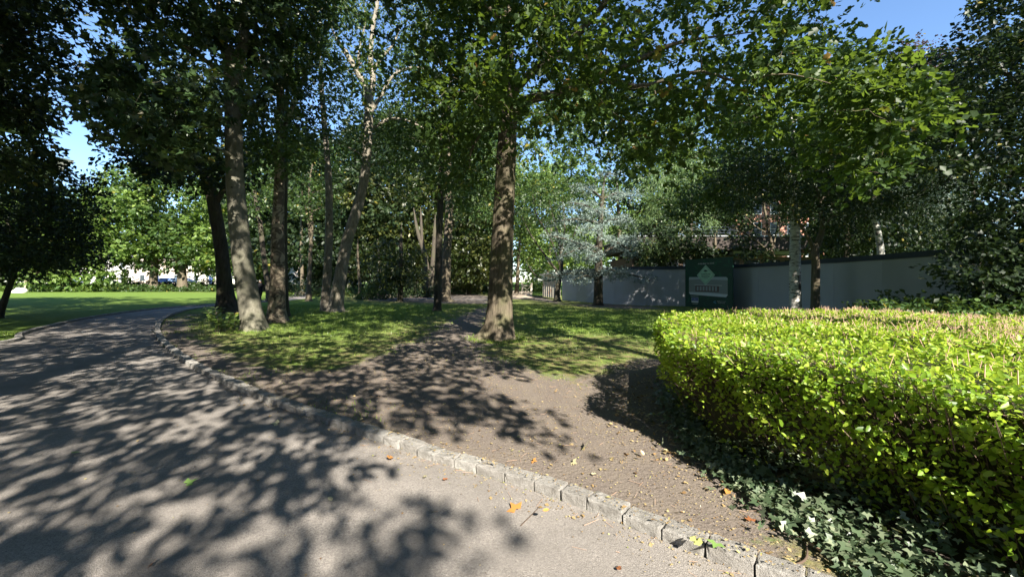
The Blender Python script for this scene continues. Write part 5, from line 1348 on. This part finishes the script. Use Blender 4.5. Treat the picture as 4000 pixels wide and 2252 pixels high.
# pollarded sapling and white boulder at far left
simple_tree('pollard_sapling', 'small pollarded sapling with a pinkish stem beside the white boulder', [(64, 735, 6), (64, 720, 5), (65, 700, 5), (60, 685, 4), (50, 674, 3)], 63,
            [(42, 668), (90, 668), (95, 690), (45, 692)], 6, 62, 64, 27, .25, 'copper', 'cream', rr=(.3, .5), extra=[[(65, 700, 4), (78, 685, 3), (88, 676, 2)]])
bo = bmesh.new(); bmesh.ops.create_icosphere(bo, subdivisions=3, radius=1)
for v in bo.verts:
    v.co *= 1 + .12 * math.sin(v.co.x * 4 + 1) * math.cos(v.co.y * 3.3 + v.co.z * 2.5); v.co.x *= 1.25; v.co.y *= .8; v.co.z *= .85
me = bpy.data.meshes.new('white_boulder'); bo.to_mesh(me); bo.free()
o = link_mesh('white_boulder', me, plain('white_stone', (.72, .68, .62), .8, .12, 2, bmp=.3), None, True); o.location = tuple(P(50, 728, 60) * [1, 1, 0] + [0, 0, .15]); o.scale = (.75, .75, .75); tag(o, 'rounded white boulder at the far edge of the sunlit lawn', 'boulder')

# ------------------------------------------------------------------ person walking away on the path, behind the pale trunk
def person():
    Y = 33.5; X = P(655, 740, Y)[0]
    root = empty('person', (X, Y, 0.004), 'person in black walking away, mostly hidden behind the pale trunk', 'person')
    J = {'pelvis': (0, 0, .95), 'waist': (0, -.01, 1.10), 'chest': (0, .0, 1.32), 'neck': (0, .01, 1.47), 'head0': (0, .02, 1.56), 'head1': (0, .025, 1.68)}
    R = {'pelvis': .155, 'waist': .145, 'chest': .165, 'neck': .06, 'head0': .085, 'head1': .088}
    E = [('pelvis', 'waist'), ('waist', 'chest'), ('chest', 'neck'), ('neck', 'head0'), ('head0', 'head1')]
    for s, n, ph in ((-1, 'l', .22), (1, 'r', -.2)):
        J[n + 'hip'] = (s * .10, 0, .88); J[n + 'knee'] = (s * .105, ph * .6 + .05, .50); J[n + 'ank'] = (s * .10, ph * 1.1 - .03, .10 + (.05 if ph < 0 else 0)); J[n + 'toe'] = (s * .11, ph * 1.1 + .14, .04 + (.03 if ph < 0 else 0))
        J[n + 'sh'] = (s * .19, .0, 1.42); J[n + 'el'] = (s * .26, -ph * .5 - .03, 1.14); J[n + 'wr'] = (s * .27, -ph * .9 + .06, .90); J[n + 'palm'] = (s * .27, -ph * .9 + .09, .82)
        R.update({n + 'hip': .10, n + 'knee': .065, n + 'ank': .045, n + 'toe': .038, n + 'sh': .075, n + 'el': .052, n + 'wr': .034, n + 'palm': .036})
        E += [('pelvis', n + 'hip'), (n + 'hip', n + 'knee'), (n + 'knee', n + 'ank'), (n + 'ank', n + 'toe'), ('chest', n + 'sh'), (n + 'sh', n + 'el'), (n + 'el', n + 'wr'), (n + 'wr', n + 'palm')]
        px_, py_, pz_ = J[n + 'palm']
        for k in range(4):
            J[n + 'f%d' % k] = (px_, py_ - .03 + k * .02, pz_ - .05); J[n + 'g%d' % k] = (px_ - s * .01, py_ - .03 + k * .02 + .01, pz_ - .085 + abs(k - 1.5) * .01)
            R[n + 'f%d' % k] = .009; R[n + 'g%d' % k] = .008; E += [(n + 'palm', n + 'f%d' % k), (n + 'f%d' % k, n + 'g%d' % k)]
        J[n + 't'] = (px_ - s * .01, py_ + .05, pz_ - .02); R[n + 't'] = .010; E.append((n + 'palm', n + 't'))
    keys = list(J); me = bpy.data.meshes.new('body'); me.from_pydata([J[k] for k in keys], [(keys.index(a), keys.index(b)) for a, b in E], [])
    o = bpy.data.objects.new('body', me); COL.objects.link(o); o.parent = root
    md = o.modifiers.new('skin', 'SKIN'); sv = me.skin_vertices[0].data
    for i, k in enumerate(keys):
        sv[i].radius = (R[k] * (1.15 if k in ('chest', 'waist', 'pelvis') else 1), R[k] * (.8 if k in ('chest', 'waist', 'pelvis') else 1)); sv[i].use_root = (k == 'pelvis')
    sb = o.modifiers.new('sub', 'SUBSURF'); sb.levels = 1; sb.render_levels = 2
    m, nt, out = nodes_of('dark_clothing')
    tc = nt.nodes.new('ShaderNodeTexCoord'); sp = nt.nodes.new('ShaderNodeSeparateXYZ'); nt.links.new(tc.outputs['Object'], sp.inputs[0])
    up_m = math_n(nt, 'GREATER_THAN', sp.outputs[2], 1.49); lo_m = math_n(nt, 'MULTIPLY', math_n(nt, 'LESS_THAN', sp.outputs[2], .88), math_n(nt, 'GREATER_THAN', math_n(nt, 'ABSOLUTE', sp.outputs[0]), .225))
    c = mixc(nt, math_n(nt, 'MAXIMUM', up_m, lo_m), (.012, .012, .014), (.42, .26, .19)); principled(nt, out, c, .8); me.materials.append(m)
    bo = bmesh.new(); bmesh.ops.create_uvsphere(bo, u_segments=16, v_segments=10, radius=.108)
    for v in bo.verts:
        v.co.z *= 1.15
        if v.co.y > .03 and v.co.z < .05: v.co.y *= .35
        if v.co.z < -.05: v.co.z = -.05
    h = bpy.data.meshes.new('hair'); bo.to_mesh(h); bo.free(); h.materials.append(plain('grey_hair', (.30, .28, .26), .8, .2, 20)); ho = bpy.data.objects.new('hair', h); COL.objects.link(ho); ho.parent = root; ho.location = (0, 0.0, 1.655)
    for p in h.polygons: p.use_smooth = True
    for s in (-1, 1):
        mb = MB(); mb.tube([(0, 0, -.028), (0, .01, 0), (0, 0, .028)], [.012, .018, .012], 6); e = mb.build('ear', m, None, True); e.parent = root; e.location = (s * .098, .02, 1.62)
    for nm, loc, r in [('nose', (0, .115, 1.61), .016), ('eye', (-.032, .098, 1.63), .010), ('eye', (.032, .098, 1.63), .010), ('mouth', (0, .104, 1.565), .012)]:
        mb = MB(); mb.tube([(0, 0, -r), (0, r * .6, 0), (0, 0, r)], [r * .6, r, r * .6], 6); e = mb.build(nm, m if nm != 'eye' else wht, None, True); e.parent = root; e.location = loc
person()
